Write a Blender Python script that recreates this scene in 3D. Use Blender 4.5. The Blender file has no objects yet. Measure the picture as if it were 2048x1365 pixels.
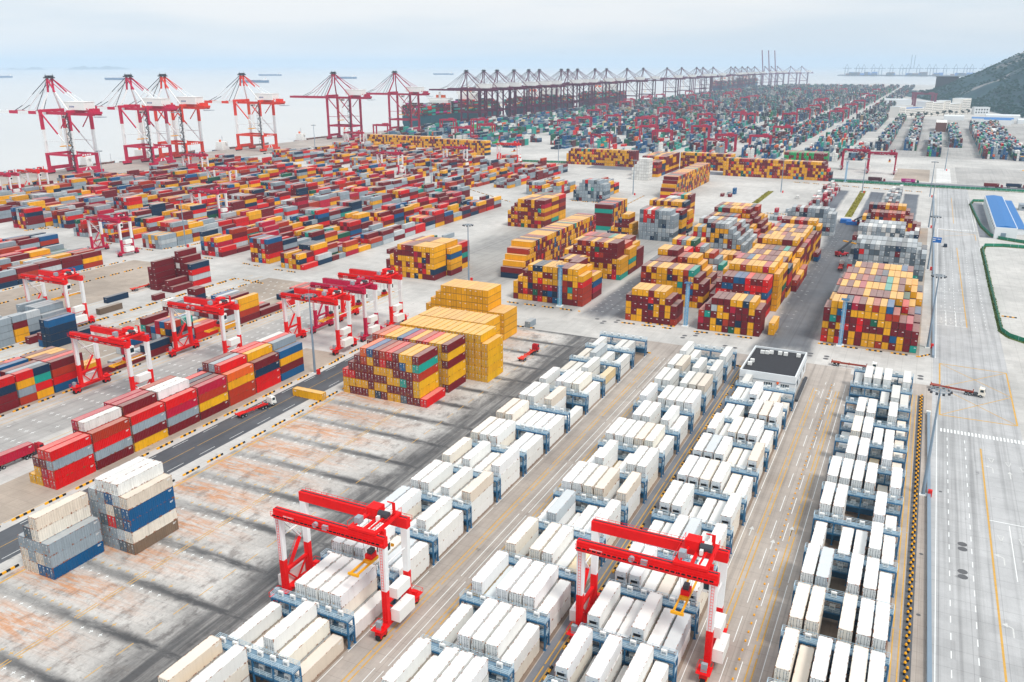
import bpy, math, random
import numpy as np
from mathutils import Vector, Matrix
R = math.radians
random.seed(11)
SC = bpy.context.scene
EXPOSURE, SUN_STRENGTH, CLOUD, HAZE = 0.05, 2.5, 1.03, 0.00009
COL = SC.collection

# ---------------------------------------------------------------- helpers
def lin(r, g, b, k=1.0):
    f = lambda c: ((c / 255 + 0.055) / 1.055) ** 2.4 if c > 10 else c / 255 / 12.92
    return (f(r) * k, f(g) * k, f(b) * k, 1.0)

class MB:
    def __init__(s):
        s.v = []; s.f = []; s.m = []
    def quad(s, pts, mi=0):
        n = len(s.v); s.v += [tuple(p) for p in pts]
        s.f.append(tuple(range(n, n + len(pts)))); s.m.append(mi)
    def hexa(s, p, mi=0):          # 8 points: bottom 4 (ccw from above), top 4
        n = len(s.v); s.v += [tuple(q) for q in p]
        for a in ((3, 2, 1, 0), (4, 5, 6, 7), (0, 1, 5, 4), (1, 2, 6, 5), (2, 3, 7, 6), (3, 0, 4, 7)):
            s.f.append(tuple(n + i for i in a)); s.m.append(mi)
    def box(s, x0, x1, y0, y1, z0, z1, mi=0):
        s.hexa([(x0, y0, z0), (x1, y0, z0), (x1, y1, z0), (x0, y1, z0),
                (x0, y0, z1), (x1, y0, z1), (x1, y1, z1), (x0, y1, z1)], mi)
    def bar(s, p, q, w, h=None, mi=0, w2=None, h2=None):
        p = Vector(p); q = Vector(q); d = (q - p)
        if d.length < 1e-6: return
        d.normalize(); h = h or w
        up = Vector((0, 0, 1)) if abs(d.z) < .95 else Vector((0, 1, 0))
        r = d.cross(up).normalized(); u = r.cross(d)
        w2 = w2 or w; h2 = h2 or h
        def ring(c, a, b): return [c - r * a / 2 - u * b / 2, c + r * a / 2 - u * b / 2, c + r * a / 2 + u * b / 2, c - r * a / 2 + u * b / 2]
        A = ring(p, w, h); B = ring(q, w2, h2)
        n = len(s.v); s.v += [tuple(x) for x in A + B]
        for a in ((0, 1, 2, 3), (7, 6, 5, 4), (0, 4, 5, 1), (1, 5, 6, 2), (2, 6, 7, 3), (3, 7, 4, 0)):
            s.f.append(tuple(n + i for i in a)); s.m.append(mi)
    def cyl(s, p, q, r, n=10, mi=0, r2=None):
        p = Vector(p); q = Vector(q); d = (q - p).normalized(); r2 = r if r2 is None else r2
        up = Vector((0, 0, 1)) if abs(d.z) < .95 else Vector((0, 1, 0))
        a = d.cross(up).normalized(); b = a.cross(d)
        k = len(s.v)
        for c, rr in ((p, r), (q, r2)):
            for i in range(n):
                t = 2 * math.pi * i / n
                s.v.append(tuple(c + a * rr * math.cos(t) + b * rr * math.sin(t)))
        for i in range(n):
            j = (i + 1) % n
            s.f.append((k + i, k + n + i, k + n + j, k + j)); s.m.append(mi)
        s.f.append(tuple(k + i for i in range(n))); s.m.append(mi)
        s.f.append(tuple(k + n + i for i in reversed(range(n)))); s.m.append(mi)
    def mesh(s, name, mats):
        me = bpy.data.meshes.new(name)
        me.from_pydata(s.v, [], s.f)
        for m in (mats if isinstance(mats, (list, tuple)) else [mats]): me.materials.append(m)
        me.polygons.foreach_set('material_index', s.m)
        me.update()
        return me
    def build(s, name, mats, parent=None, **kw):
        return link(name, s.mesh(name, mats), parent, **kw)

def link(name, me, parent=None, loc=None, rz=0, color=None, **props):
    o = bpy.data.objects.new(name, me); COL.objects.link(o)
    if parent is not None: o.parent = parent
    if loc is not None: o.location = loc
    if rz: o.rotation_euler = (0, 0, rz)
    if color is not None: o.color = color
    for k, v in props.items():
        if v is not None: o[k] = v
    return o
def empty(name, loc=(0, 0, 0), rz=0, **props):
    o = link(name, None, None, loc, rz, **props); o.empty_display_size = 1
    return o
def copy_tree(o, parent=None, color=None):
    c = o.copy(); COL.objects.link(c)
    if parent is not None: c.parent = parent
    if color is not None: c.color = color
    for ch in list(o.children): copy_tree(ch, c, color)
    return c
def set_color(o, c):
    o.color = c
    for ch in o.children: set_color(ch, c)
def tag(o, **p):
    for k, v in p.items():
        if v is not None: o[k] = v
    return o
def text_mesh(txt, size, mat, name='lettering'):
    cu = bpy.data.curves.new(name, 'FONT'); cu.body = txt; cu.size = size
    cu.align_x = 'CENTER'; cu.align_y = 'CENTER'; cu.extrude = 0.004
    o = bpy.data.objects.new(name, cu); COL.objects.link(o)
    dg = bpy.context.evaluated_depsgraph_get()
    me = bpy.data.meshes.new_from_object(o.evaluated_get(dg))
    bpy.data.objects.remove(o); bpy.data.curves.remove(cu)
    me.materials.clear(); me.materials.append(mat)
    return me

# ---------------------------------------------------------------- materials
class NT:
    def __init__(s, name):
        s.mat = bpy.data.materials.new(name); s.mat.use_nodes = True
        s.t = s.mat.node_tree; s.n = s.t.nodes; s.p = s.n['Principled BSDF']
    def new(s, typ, **kw):
        n = s.n.new(typ)
        for k, v in kw.items(): setattr(n, k, v)
        return n
    def ln(s, a, b): s.t.links.new(a, b)
    def val(s, sock, v):
        if hasattr(v, 'links') or hasattr(v, 'is_output'): s.ln(v, sock)
        else: sock.default_value = v
    def math(s, op, a, b=0.5, c=None, clamp=False):
        n = s.new('ShaderNodeMath', operation=op, use_clamp=clamp)
        s.val(n.inputs[0], a); s.val(n.inputs[1], b)
        if c is not None: s.val(n.inputs[2], c)
        return n.outputs[0]
    def mix(s, f, a, b, blend='MIX'):
        n = s.new('ShaderNodeMix', data_type='RGBA', blend_type=blend)
        s.val(n.inputs[0], f); s.val(n.inputs[6], a); s.val(n.inputs[7], b)
        return n.outputs[2]
    def noise(s, vec=None, scale=1.0, detail=4, rough=.55, dist=0):
        n = s.new('ShaderNodeTexNoise'); n.inputs['Scale'].default_value = scale
        n.inputs['Detail'].default_value = detail; n.inputs['Roughness'].default_value = rough
        n.inputs['Distortion'].default_value = dist
        if vec is not None: s.ln(vec, n.inputs['Vector'])
        return n.outputs[0]
    def smooth(s, x, a, b):
        n = s.new('ShaderNodeMapRange', interpolation_type='SMOOTHSTEP')
        s.val(n.inputs[0], x); n.inputs[1].default_value = a; n.inputs[2].default_value = b
        return n.outputs[0]
    def pos(s): return s.new('ShaderNodeNewGeometry').outputs['Position']
    def scale(s, vec, k):
        n = s.new('ShaderNodeVectorMath', operation='MULTIPLY'); s.ln(vec, n.inputs[0]); n.inputs[1].default_value = k
        return n.outputs[0]
    def sep(s, vec):
        n = s.new('ShaderNodeSeparateXYZ'); s.ln(vec, n.inputs[0]); return n.outputs
    def bump(s, h, strength=.3, dist=.05):
        n = s.new('ShaderNodeBump'); n.inputs['Strength'].default_value = strength; n.inputs['Distance'].default_value = dist
        s.ln(h, n.inputs['Height']); s.ln(n.outputs[0], s.p.inputs['Normal'])

def paint(name, rgb=None, rough=.45, var=.12, scale=.4, rust=0.0, metal=0.0, rustcol=None, bump=0):
    """weathered paint; rgb None takes the colour of the object it is on"""
    t = NT(name); P = t.pos()
    base = t.new('ShaderNodeObjectInfo').outputs['Color'] if rgb is None else rgb
    n1 = t.noise(P, scale, 4)
    k = t.math('MULTIPLY_ADD', n1, 2 * var, 1 - var)
    cmb = t.new('ShaderNodeCombineColor'); [t.ln(k, cmb.inputs[i]) for i in range(3)]
    c = t.mix(1.0, base, cmb.outputs[0], 'MULTIPLY')
    if rust:
        n2 = t.noise(t.scale(P, (1, 1, .35)), 1.3, 6, .65)
        m = t.smooth(n2, .66 - rust, .74 - rust * .6)
        c = t.mix(m, c, rustcol or lin(150, 84, 40))
    t.ln(c, t.p.inputs['Base Color'])
    t.p.inputs['Roughness'].default_value = rough; t.p.inputs['Metallic'].default_value = metal; t.p.inputs['Specular IOR Level'].default_value = .28
    return t.mat

M = {}
M['steel'] = paint('galvanised_steel', lin(150, 160, 168), .5, .1)
M['white'] = paint('white_paint', lin(236, 238, 238), .4, .05)
M['house'] = paint('white_housing', lin(240, 240, 236), .4, .06, rust=.02)
M['red'] = paint('crane_paint', None, .6, .2, .5, rust=-.02, rustcol=lin(70, 14, 14))
M['yellow'] = paint('safety_yellow', lin(240, 170, 10), .45, .1)
M['black'] = paint('black_rubber', lin(28, 28, 30), .7, .2)
M['dark'] = paint('dark_steel', lin(60, 62, 68), .5, .2)
M['glass'] = paint('cab_glass', lin(30, 48, 56), .08, .05)
M['rail'] = paint('rail_paint', None, .5, .08)
M['bluesteel'] = paint('blue_gallery_steel', lin(44, 102, 142), .45, .12)
M['lightblue'] = paint('pale_blue_rail', lin(190, 212, 224), .45, .08)
M['mesh'] = paint('walkway_grating', lin(120, 146, 164), .6, .12)
M['pole'] = paint('pole_grey', lin(128, 146, 162), .45, .06)
M['lattice'] = paint('tower_blue', lin(110, 178, 218), .45, .1)
M['hull'] = paint('hull_paint', None, .5, .12, .05)
M['deck'] = paint('ship_deck', lin(110, 70, 60), .6, .2, .05)
M['text'] = paint('sign_ink', lin(70, 100, 150), .5, .02)
M['textw'] = paint('white_lettering', lin(240, 240, 240), .5, .02)
M['textr'] = paint('red_lettering', lin(200, 20, 30), .5, .02)
M['tarp'] = paint('blue_sheet', lin(20, 105, 185), .5, .08)
M['roofblue'] = paint('blue_sheet_roof', lin(0, 108, 178), .45, .06)
M['wallwhite'] = paint('white_cladding', lin(226, 230, 232), .55, .05, .1)
M['wallcream'] = paint('cream_render', lin(242, 237, 229), .7, .06, .1)
M['window'] = paint('dark_window', lin(40, 56, 68), .12, .1)
M['roofblack'] = paint('bitumen_roof', lin(52, 52, 56), .8, .22, .8)
M['orange'] = paint('orange_paint', lin(226, 96, 34), .5, .12)
M['trunk'] = paint('bark', lin(70, 56, 44), .9, .2)
M['leaf'] = paint('leaf_green', lin(14, 62, 58), .8, .5, .9)
M['hedge'] = paint('hedge_green', lin(36, 130, 100), .8, .35, .7)
M['grassm'] = paint('dry_grass', lin(128, 122, 30), .9, .4, .6)
M['grass2'] = paint('verge_grass', lin(92, 112, 48), .9, .4, .5)
M['mark_w'] = paint('white_road_paint', lin(232, 234, 232), .7, .12, .6)
M['mark_y'] = paint('yellow_road_paint', lin(236, 176, 50), .7, .16, .6)
M['mark_wfade'] = paint('worn_white_paint', lin(205, 205, 202), .8, .2, 1.2)
M['mark_yfade'] = paint('worn_yellow_paint', lin(205, 160, 78), .8, .25, 1.2)
M['cover'] = paint('manhole_iron', lin(96, 96, 98), .7, .2)

def container_mat(name, src, kind, clean=False):
    t = NT(name); P = t.pos()
    if src == 'obj':
        base = t.new('ShaderNodeObjectInfo').outputs['Color']
    else:
        a = t.new('ShaderNodeAttribute'); a.attribute_name = 'col'; base = a.outputs['Color']
    n1 = t.noise(P, .25, 5, .6)
    k = t.math('MULTIPLY_ADD', n1, .14 if clean else .36, .88 if clean else .70)
    cmb = t.new('ShaderNodeCombineColor'); [t.ln(k, cmb.inputs[i]) for i in range(3)]
    c = t.mix(1.0, base, cmb.outputs[0], 'MULTIPLY')
    st = t.smooth(t.noise(t.scale(P, (1.6, 1.6, .12)), 1.2, 5, .65), .42, .74)
    if kind != 'roof': c = t.mix(t.math('MULTIPLY', st, .08 if clean else .2), c, (.05, .04, .035, 1))
    nr = t.noise(t.scale(P, (1, 1, .4)), 1.1, 7, .7)
    if kind == 'roof':                      # roofs mixed paler: sky sheen put into the colour, some chalking, plus rust patches
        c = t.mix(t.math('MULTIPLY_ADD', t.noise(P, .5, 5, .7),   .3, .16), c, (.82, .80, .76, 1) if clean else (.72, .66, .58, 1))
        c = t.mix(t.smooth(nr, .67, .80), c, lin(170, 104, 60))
    elif kind == 'frame':
        c = t.mix(t.smooth(nr, .50, .62), c, lin(140, 78, 38))
    elif kind == 'door':
        c = t.mix(t.smooth(nr, .64, .76), c, lin(128, 80, 48))
    else:
        c = t.mix(t.smooth(nr, .69, .80), c, lin(134, 84, 50))
    if src == 'attr' and kind in ('side', 'door', 'roof'):
        uv = t.new('ShaderNodeUVMap'); uv.uv_map = 'UVMap'
        s = t.sep(uv.outputs[0])
        if kind == 'door':
            dk = None
            for x, e in ((1.22, .045), (.42, .03), (.86, .03), (1.58, .03), (2.02, .03)):
                m = t.math('COMPARE', s[0], x, e)
                dk = m if dk is None else t.math('MAXIMUM', dk, m)
            c = t.mix(t.math('MULTIPLY', dk, .45), c, (.02, .02, .025, 1))
            mk = t.math('MULTIPLY', t.math('COMPARE', s[0], 1.8, .34), t.math('COMPARE', s[1], 2.05, .16))
            wn = t.new('ShaderNodeTexWhiteNoise', noise_dimensions='3D')
            sn = t.new('ShaderNodeVectorMath', operation='SNAP'); t.ln(P, sn.inputs[0]); sn.inputs[1].default_value = (2.5, 6, 2.9)
            t.ln(sn.outputs[0], wn.inputs['Vector'])
            mk = t.math('MULTIPLY', mk, t.math('GREATER_THAN', wn.outputs[0], .45))
            c = t.mix(t.math('MULTIPLY', mk, .75), c, (.8, .8, .8, 1))
            edge = t.math('MAXIMUM', t.math('MAXIMUM', t.math('COMPARE', s[0], 0, .12), t.math('COMPARE', s[0], 2.44, .12)), t.math('LESS_THAN', t.math('MINIMUM', s[1], t.math('SUBTRACT', 2.85, s[1])), .12))
            c = t.mix(t.math('MULTIPLY', edge, .6), c, (.03, .02, .02, 1))
        else:
            w = t.math('SINE', t.math('MULTIPLY', s[0], 2 * math.pi / .42))
            t.bump(w, .55 if kind == 'side' else .25, .05)
            edge = t.math('LESS_THAN', t.math('MINIMUM', s[1], t.math('SUBTRACT', 2.8 if kind == 'side' else 2.44, s[1])), .12)
            c = t.mix(t.math('MULTIPLY', edge, .5 if kind == 'side' else .3), c, (.03, .02, .02, 1))
    t.ln(c, t.p.inputs['Base Color'])
    t.p.inputs['Roughness'].default_value = .55; t.p.inputs['Specular IOR Level'].default_value = .22
    return t.mat
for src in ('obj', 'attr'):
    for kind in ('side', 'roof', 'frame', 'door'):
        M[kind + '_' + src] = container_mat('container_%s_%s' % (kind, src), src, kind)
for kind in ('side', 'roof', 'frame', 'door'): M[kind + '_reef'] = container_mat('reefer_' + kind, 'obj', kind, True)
M['casting'] = paint('corner_casting', lin(150, 92, 52), .7, .35, 2.0)
M['rod'] = paint('lock_rod_steel', lin(128, 132, 136), .4, .1)
M['mark'] = paint('door_marking', lin(228, 228, 226), .5, .08)
M['stick'] = paint('warning_sticker', lin(236, 168, 30), .5, .05)
M['unit'] = paint('cooling_unit_panel', lin(205, 210, 212), .5, .08)
M['fan'] = paint('fan_recess', lin(24, 27, 32), .6, .2)
# ---------------------------------------------------------------- camera, light, air
cam = bpy.data.cameras.new('camera'); camo = bpy.data.objects.new('camera', cam); COL.objects.link(camo)
camo.location = (0, 0, 107); camo.rotation_euler = (R(90 - 18.18), 0, R(25.715))
cam.lens = 1688 / 2048 * 36; cam.sensor_width = 36; cam.clip_start = 1; cam.clip_end = 90000
SC.camera = camo
SC.view_settings.view_transform = 'Standard'; SC.view_settings.look = 'None'
SC.view_settings.exposure = EXPOSURE; SC.view_settings.gamma = 1
SC.cycles.use_denoising = True
try: SC.cycles.denoiser = 'OPENIMAGEDENOISE'
except Exception: pass
SC.cycles.max_bounces = 6; SC.cycles.diffuse_bounces = 3; SC.cycles.glossy_bounces = 2; SC.cycles.volume_bounces = 2
SC.cycles.caustics_reflective = False; SC.cycles.caustics_refractive = False

sun = bpy.data.lights.new('sun', 'SUN'); sun.energy = SUN_STRENGTH; sun.angle = R(14); sun.color = (1, .96, .9)
suno = bpy.data.objects.new('sun', sun); COL.objects.link(suno)
SUN_EL, SUN_AZ = R(56), R(118)          # azimuth clockwise from +Y: the light comes from the right and slightly behind
sd = Vector((math.sin(SUN_AZ) * math.cos(SUN_EL), math.cos(SUN_AZ) * math.cos(SUN_EL), math.sin(SUN_EL)))
suno.rotation_euler = sd.to_track_quat('Z', 'Y').to_euler(); suno.location = (200, -200, 400)

W = bpy.data.worlds.new('World'); SC.world = W; W.use_nodes = True
nt = W.node_tree; N = nt.nodes; N.clear()
out = N.new('ShaderNodeOutputWorld'); bg = N.new('ShaderNodeBackground'); bg2 = N.new('ShaderNodeBackground'); mx = N.new('ShaderNodeMixShader')
sky = N.new('ShaderNodeTexSky'); sky.sky_type = 'NISHITA'; sky.sun_disc = False
sky.sun_elevation = SUN_EL; sky.sun_rotation = SUN_AZ; sky.dust_density = 2; sky.altitude = 100
nt.links.new(sky.outputs[0], bg.inputs[0]); bg.inputs[1].default_value = 0.10
tc = N.new('ShaderNodeTexCoord'); mp = N.new('ShaderNodeMapping'); mp.inputs['Scale'].default_value = (1.2, 1.2, 9)
mp.inputs['Location'].default_value = (3.1, .4, 0)
nt.links.new(tc.outputs['Generated'], mp.inputs[0])
ns = N.new('ShaderNodeTexNoise'); ns.inputs['Scale'].default_value = 1.5; ns.inputs['Detail'].default_value = 5; ns.inputs['Roughness'].default_value = .5
nt.links.new(mp.outputs[0], ns.inputs['Vector'])
cr = N.new('ShaderNodeValToRGB'); cr.color_ramp.interpolation = 'EASE'
cr.color_ramp.elements[0].position = .36; cr.color_ramp.elements[0].color = (.75, .84, .92, 1)
cr.color_ramp.elements[1].position = .62; cr.color_ramp.elements[1].color = (.95, .96, .97, 1)
nt.links.new(ns.outputs[0], cr.inputs[0]); nt.links.new(cr.outputs[0], bg2.inputs[0]); bg2.inputs[1].default_value = CLOUD
mx.inputs[0].default_value = .88
nt.links.new(bg.outputs[0], mx.inputs[1]); nt.links.new(bg2.outputs[0], mx.inputs[2]); nt.links.new(mx.outputs[0], out.inputs[0])

hz = MB(); hz.box(-33000, 22000, -1500, 34000, -8, 260)
hm = bpy.data.materials.new('haze_air'); hm.use_nodes = True
hn = hm.node_tree.nodes; hn.clear()
ho = hn.new('ShaderNodeOutputMaterial'); hv = hn.new('ShaderNodeVolumePrincipled')
hv.inputs['Color'].default_value = (.68, .84, 1, 1); hv.inputs['Density'].default_value = HAZE
hv.inputs['Anisotropy'].default_value = .2
hm.node_tree.links.new(hv.outputs[0], ho.inputs['Volume'])
if HAZE > 0: hz.build('haze', hm, kind='stuff')

# ---------------------------------------------------------------- ground
def gmat(name, a, b, rough=.85, joints=5.0, tyre=0.0, spec=.3, soft=0, tan=.25):
    t = NT(name); P = t.pos(); s = t.sep(P)
    n1 = t.noise(P, .018, 5, .6); n2 = t.noise(P, .22, 6, .65); n3 = t.noise(P, 2.2, 4, .7)
    c = t.mix(t.smooth(n1, .32, .68), a, b)
    v = t.math('MULTIPLY_ADD', n2, .42, .79); v = t.math('MULTIPLY', v, t.math('MULTIPLY_ADD', n3, .2, .9))
    if tyre:
        st = t.noise(t.scale(P, (.55, .006, 1)), 1.0, 4, .6)
        st2 = t.noise(t.scale(P, (1.6, .01, 1)), 1.0, 3, .6)
        v = t.math('MULTIPLY', v, t.math('SUBTRACT', 1.0, t.math('MULTIPLY', t.smooth(st, .45, .75), tyre)))
        v = t.math('MULTIPLY', v, t.math('SUBTRACT', 1.0, t.math('MULTIPLY', t.smooth(st2, .55, .8), tyre * .6)))
    if joints:
        for ax in (0, 1):
            fr = t.math('FRACT', t.math('DIVIDE', s[ax], joints))
            j = t.math('COMPARE', fr, .5, .012)
            v = t.math('MULTIPLY', v, t.math('SUBTRACT', 1.0, t.math('MULTIPLY', j, .22)))
    cell = t.new('ShaderNodeTexWhiteNoise', noise_dimensions='2D')
    sn = t.new('ShaderNodeVectorMath', operation='SNAP'); t.ln(P, sn.inputs[0]); sn.inputs[1].default_value = (max(joints, 4), max(joints, 4), 50)
    t.ln(sn.outputs[0], cell.inputs['Vector'])
    v = t.math('MULTIPLY', v, t.math('MULTIPLY_ADD', cell.outputs[0], .1, .95))
    cmb = t.new('ShaderNodeCombineColor'); [t.ln(v, cmb.inputs[i]) for i in range(3)]
    c = t.mix(1.0, c, cmb.outputs[0], 'MULTIPLY')
    sp = t.noise(P, .09, 6, .75, 1.2)
    c = t.mix(t.math('MULTIPLY', t.smooth(sp, .6, .78), tan), c, lin(150, 118, 90))
    oil = t.noise(P, .35, 3, .5)
    c = t.mix(t.math('MULTIPLY', t.smooth(oil, .68, .78), .45), c, lin(70, 70, 72))
    if soft:                                 # tyre black thins out irregularly towards the edges of the lane
        g = t.sep(t.new('ShaderNodeTexCoord').outputs['Generated'])
        ex = t.math('MINIMUM', g[0], t.math('SUBTRACT', 1.0, g[0])); ey = t.math('MINIMUM', g[1], t.math('SUBTRACT', 1.0, g[1]))
        e = t.math('MINIMUM', ex, t.math('MULTIPLY', ey, 4.0))
        wob = t.math('MULTIPLY_ADD', t.noise(t.scale(P, (1, .25, 1)), .12, 5, .65), soft * 1.5, -soft * .75)
        c = t.mix(t.smooth(t.math('ADD', e, wob), soft, .0), c, lin(190, 187, 182))
    t.ln(c, t.p.inputs['Base Color']); t.p.inputs['Roughness'].default_value = rough
    t.p.inputs['Specular IOR Level'].default_value = spec
    t.bump(n3, .15, .02)
    return t.mat
G_conc = gmat('pale_concrete', lin(202, 199, 194), lin(176, 174, 170))
G_lane = gmat('tan_concrete', lin(184, 174, 165), lin(160, 150, 142), joints=4.5, tyre=.3, tan=.35)
G_road = gmat('road_concrete', lin(190, 190, 190), lin(170, 170, 170), joints=6, tyre=.38, tan=.1)
G_asph = gmat('asphalt', lin(70, 74, 80), lin(96, 98, 102), joints=0, tyre=.25, tan=.12, spec=.5, rough=.7)
G_asphs = gmat('tyre_blackened_lane', lin(84, 88, 94), lin(112, 114, 118), joints=0, tyre=.3, tan=.12, spec=.5, rough=.7, soft=.22)
G_asph2s = gmat('worn_parking_asphalt', lin(92, 97, 106), lin(116, 120, 126), joints=0, tyre=.3, tan=.05, soft=.14)
G_greys = gmat('worn_stack_floor', lin(168, 165, 160), lin(150, 148, 145), joints=3.2, tyre=.25, tan=.2, soft=.25)
G_asph2 = gmat('grey_asphalt', lin(108, 112, 120), lin(132, 134, 140), joints=0, tyre=.2, tan=.05)
G_tan = gmat('worn_yard_concrete', lin(178, 164, 150), lin(150, 138, 126), joints=3.2, tan=.7)
G_under = gmat('reefer_bay_floor', lin(150, 132, 116), lin(120, 104, 92), joints=3, tan=.6)
G_yardgrey = gmat('grey_yard_concrete', lin(184, 181, 177), lin(160, 158, 155), joints=3.2, tyre=.2, tan=.2)

G_white = gmat('new_white_concrete', lin(222, 221, 218), lin(208, 207, 204), tan=.1)
def slab_mat():
    t = NT('stacking_slab'); P = t.pos(); s = t.sep(P)
    n1 = t.noise(P, .05, 6, .7, .6); n2 = t.noise(t.scale(P, (1, .5, 1)), .3, 7, .72); n3 = t.noise(P, 1.6, 5, .7)
    c = t.mix(t.smooth(n1, .35, .65), lin(204, 201, 196), lin(178, 174, 169))
    c = t.mix(t.math('MULTIPLY', t.smooth(n2, .48, .66), .75), c, lin(116, 110, 106))
    n4 = t.noise(P, .9, 7, .75, .8)
    c = t.mix(t.math('MULTIPLY', t.smooth(n4, .55, .7), .5), c, lin(84, 80, 78))
    c = t.mix(t.math('MULTIPLY', t.smooth(t.noise(P, .12, 6, .7), .6, .8), .5), c, lin(172, 148, 124))
    # rust left by stacks: strongest on the left half, in the middle of every bay
    fy = t.math('FRACT', t.math('DIVIDE', t.math('SUBTRACT', s[1], 92.6), 14.6))
    mid = t.smooth(t.math('ABSOLUTE', t.math('SUBTRACT', fy, .55)), .42, .1)
    wob = t.math('MULTIPLY_ADD', n1, 26.0, -13.0)
    left = t.smooth(t.math('ADD', s[0], wob), -124, -158)
    rn = t.smooth(t.noise(t.scale(P, (.16, .9, 1)), 1.0, 6, .7), .36, .62)
    c = t.mix(t.math('MULTIPLY', t.math('MULTIPLY', mid, left), t.math('MULTIPLY', rn, .78)), c, lin(198, 128, 66))
    # black tyre bands across every bay joint and the dark travel lane along the right side
    d = t.math('ABSOLUTE', t.math('SUBTRACT', t.math('FRACT', t.math('ADD', fy, .5)), .5))
    band = t.smooth(t.math('ADD', d, t.math('MULTIPLY_ADD', n2, .26, -.13)), .17, .02)
    bx = t.math('MULTIPLY_ADD', t.smooth(s[0], -168, -126), .55, .45)
    bn = t.smooth(t.noise(t.scale(P, (.12, .4, 1)), 1.0, 5, .7), .28, .55)
    k = t.math('MULTIPLY', t.math('MULTIPLY', band, bx), t.math('MULTIPLY_ADD', bn, .6, .4))
    lane = t.smooth(t.math('ADD', s[0], t.math('MULTIPLY', wob, .45)), -128, -118)
    lane2 = t.smooth(t.math('ADD', s[0], t.math('MULTIPLY', wob, .2)), -106, -110)
    ln2 = t.smooth(t.noise(t.scale(P, (.5, .02, 1)), 1.0, 4, .6), .25, .6)
    lane = t.math('MULTIPLY', t.math('MULTIPLY', lane, lane2), t.math('MULTIPLY_ADD', ln2, .55, .4))
    k = t.math('MAXIMUM', k, lane)
    c = t.mix(t.math('MULTIPLY', k, .96), c, lin(62, 62, 64))
    for ax, per in ((0, 2.62), (1, 3.65)):
        j = t.math('COMPARE', t.math('FRACT', t.math('DIVIDE', s[ax], per)), .5, .02)
        c = t.mix(t.math('MULTIPLY', j, .16), c, (.03, .03, .03, 1))
    cmb = t.new('ShaderNodeCombineColor'); v = t.math('MULTIPLY_ADD', n3, .6, .7); [t.ln(v, cmb.inputs[i]) for i in range(3)]
    c = t.mix(1.0, c, cmb.outputs[0], 'MULTIPLY')
    t.ln(c, t.p.inputs['Base Color']); t.p.inputs['Roughness'].default_value = .8
    return t.mat
G_slab = slab_mat()

def sheet(name, x0, x1, y0, y1, z, m):
    b = MB(); b.quad([(x0, y0, z), (x1, y0, z), (x1, y1, z), (x0, y1, z)]); return b.build(name, m, kind='structure')
# land with the quay wall
pl = [(-830, -600), (6000, -600), (6000, 6400), (300, 5900), (0, 5150), (-320, 5450), (-610, 4850), (-760, 4750), (-830, 4500)]
b = MB(); b.quad([(x, y, 0) for x, y in pl])
for i in range(len(pl)):
    p, q = pl[i], pl[(i + 1) % len(pl)]
    b.quad([(p[0], p[1], -7), (q[0], q[1], -7), (q[0], q[1], 0), (p[0], p[1], 0)])
b.build('ground', G_conc, kind='structure')
# sea
t = NT('sea_water'); P = t.pos()
w1 = t.noise(t.scale(P, (1, .35, 1)), .012, 5, .6); w2 = t.noise(t.scale(P, (1, .3, 1)), .11, 4, .6)
w0 = t.noise(t.scale(P, (.35, 1, 1)), .0011, 5, .65, .8)
t.ln(t.mix(w0, lin(188, 190, 188), lin(212, 207, 200)), t.p.inputs['Base Color'])
t.p.inputs['Roughness'].default_value = .24
t.bump(t.math('ADD', w1, t.math('MULTIPLY', w2, .35)), .35, 1.2)
b = MB(); b.quad([(-32000, -1400, -6), (21000, -1400, -6), (21000, 33000, -6), (-32000, 33000, -6)]); b.build('sea', t.mat, kind='structure')

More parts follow.
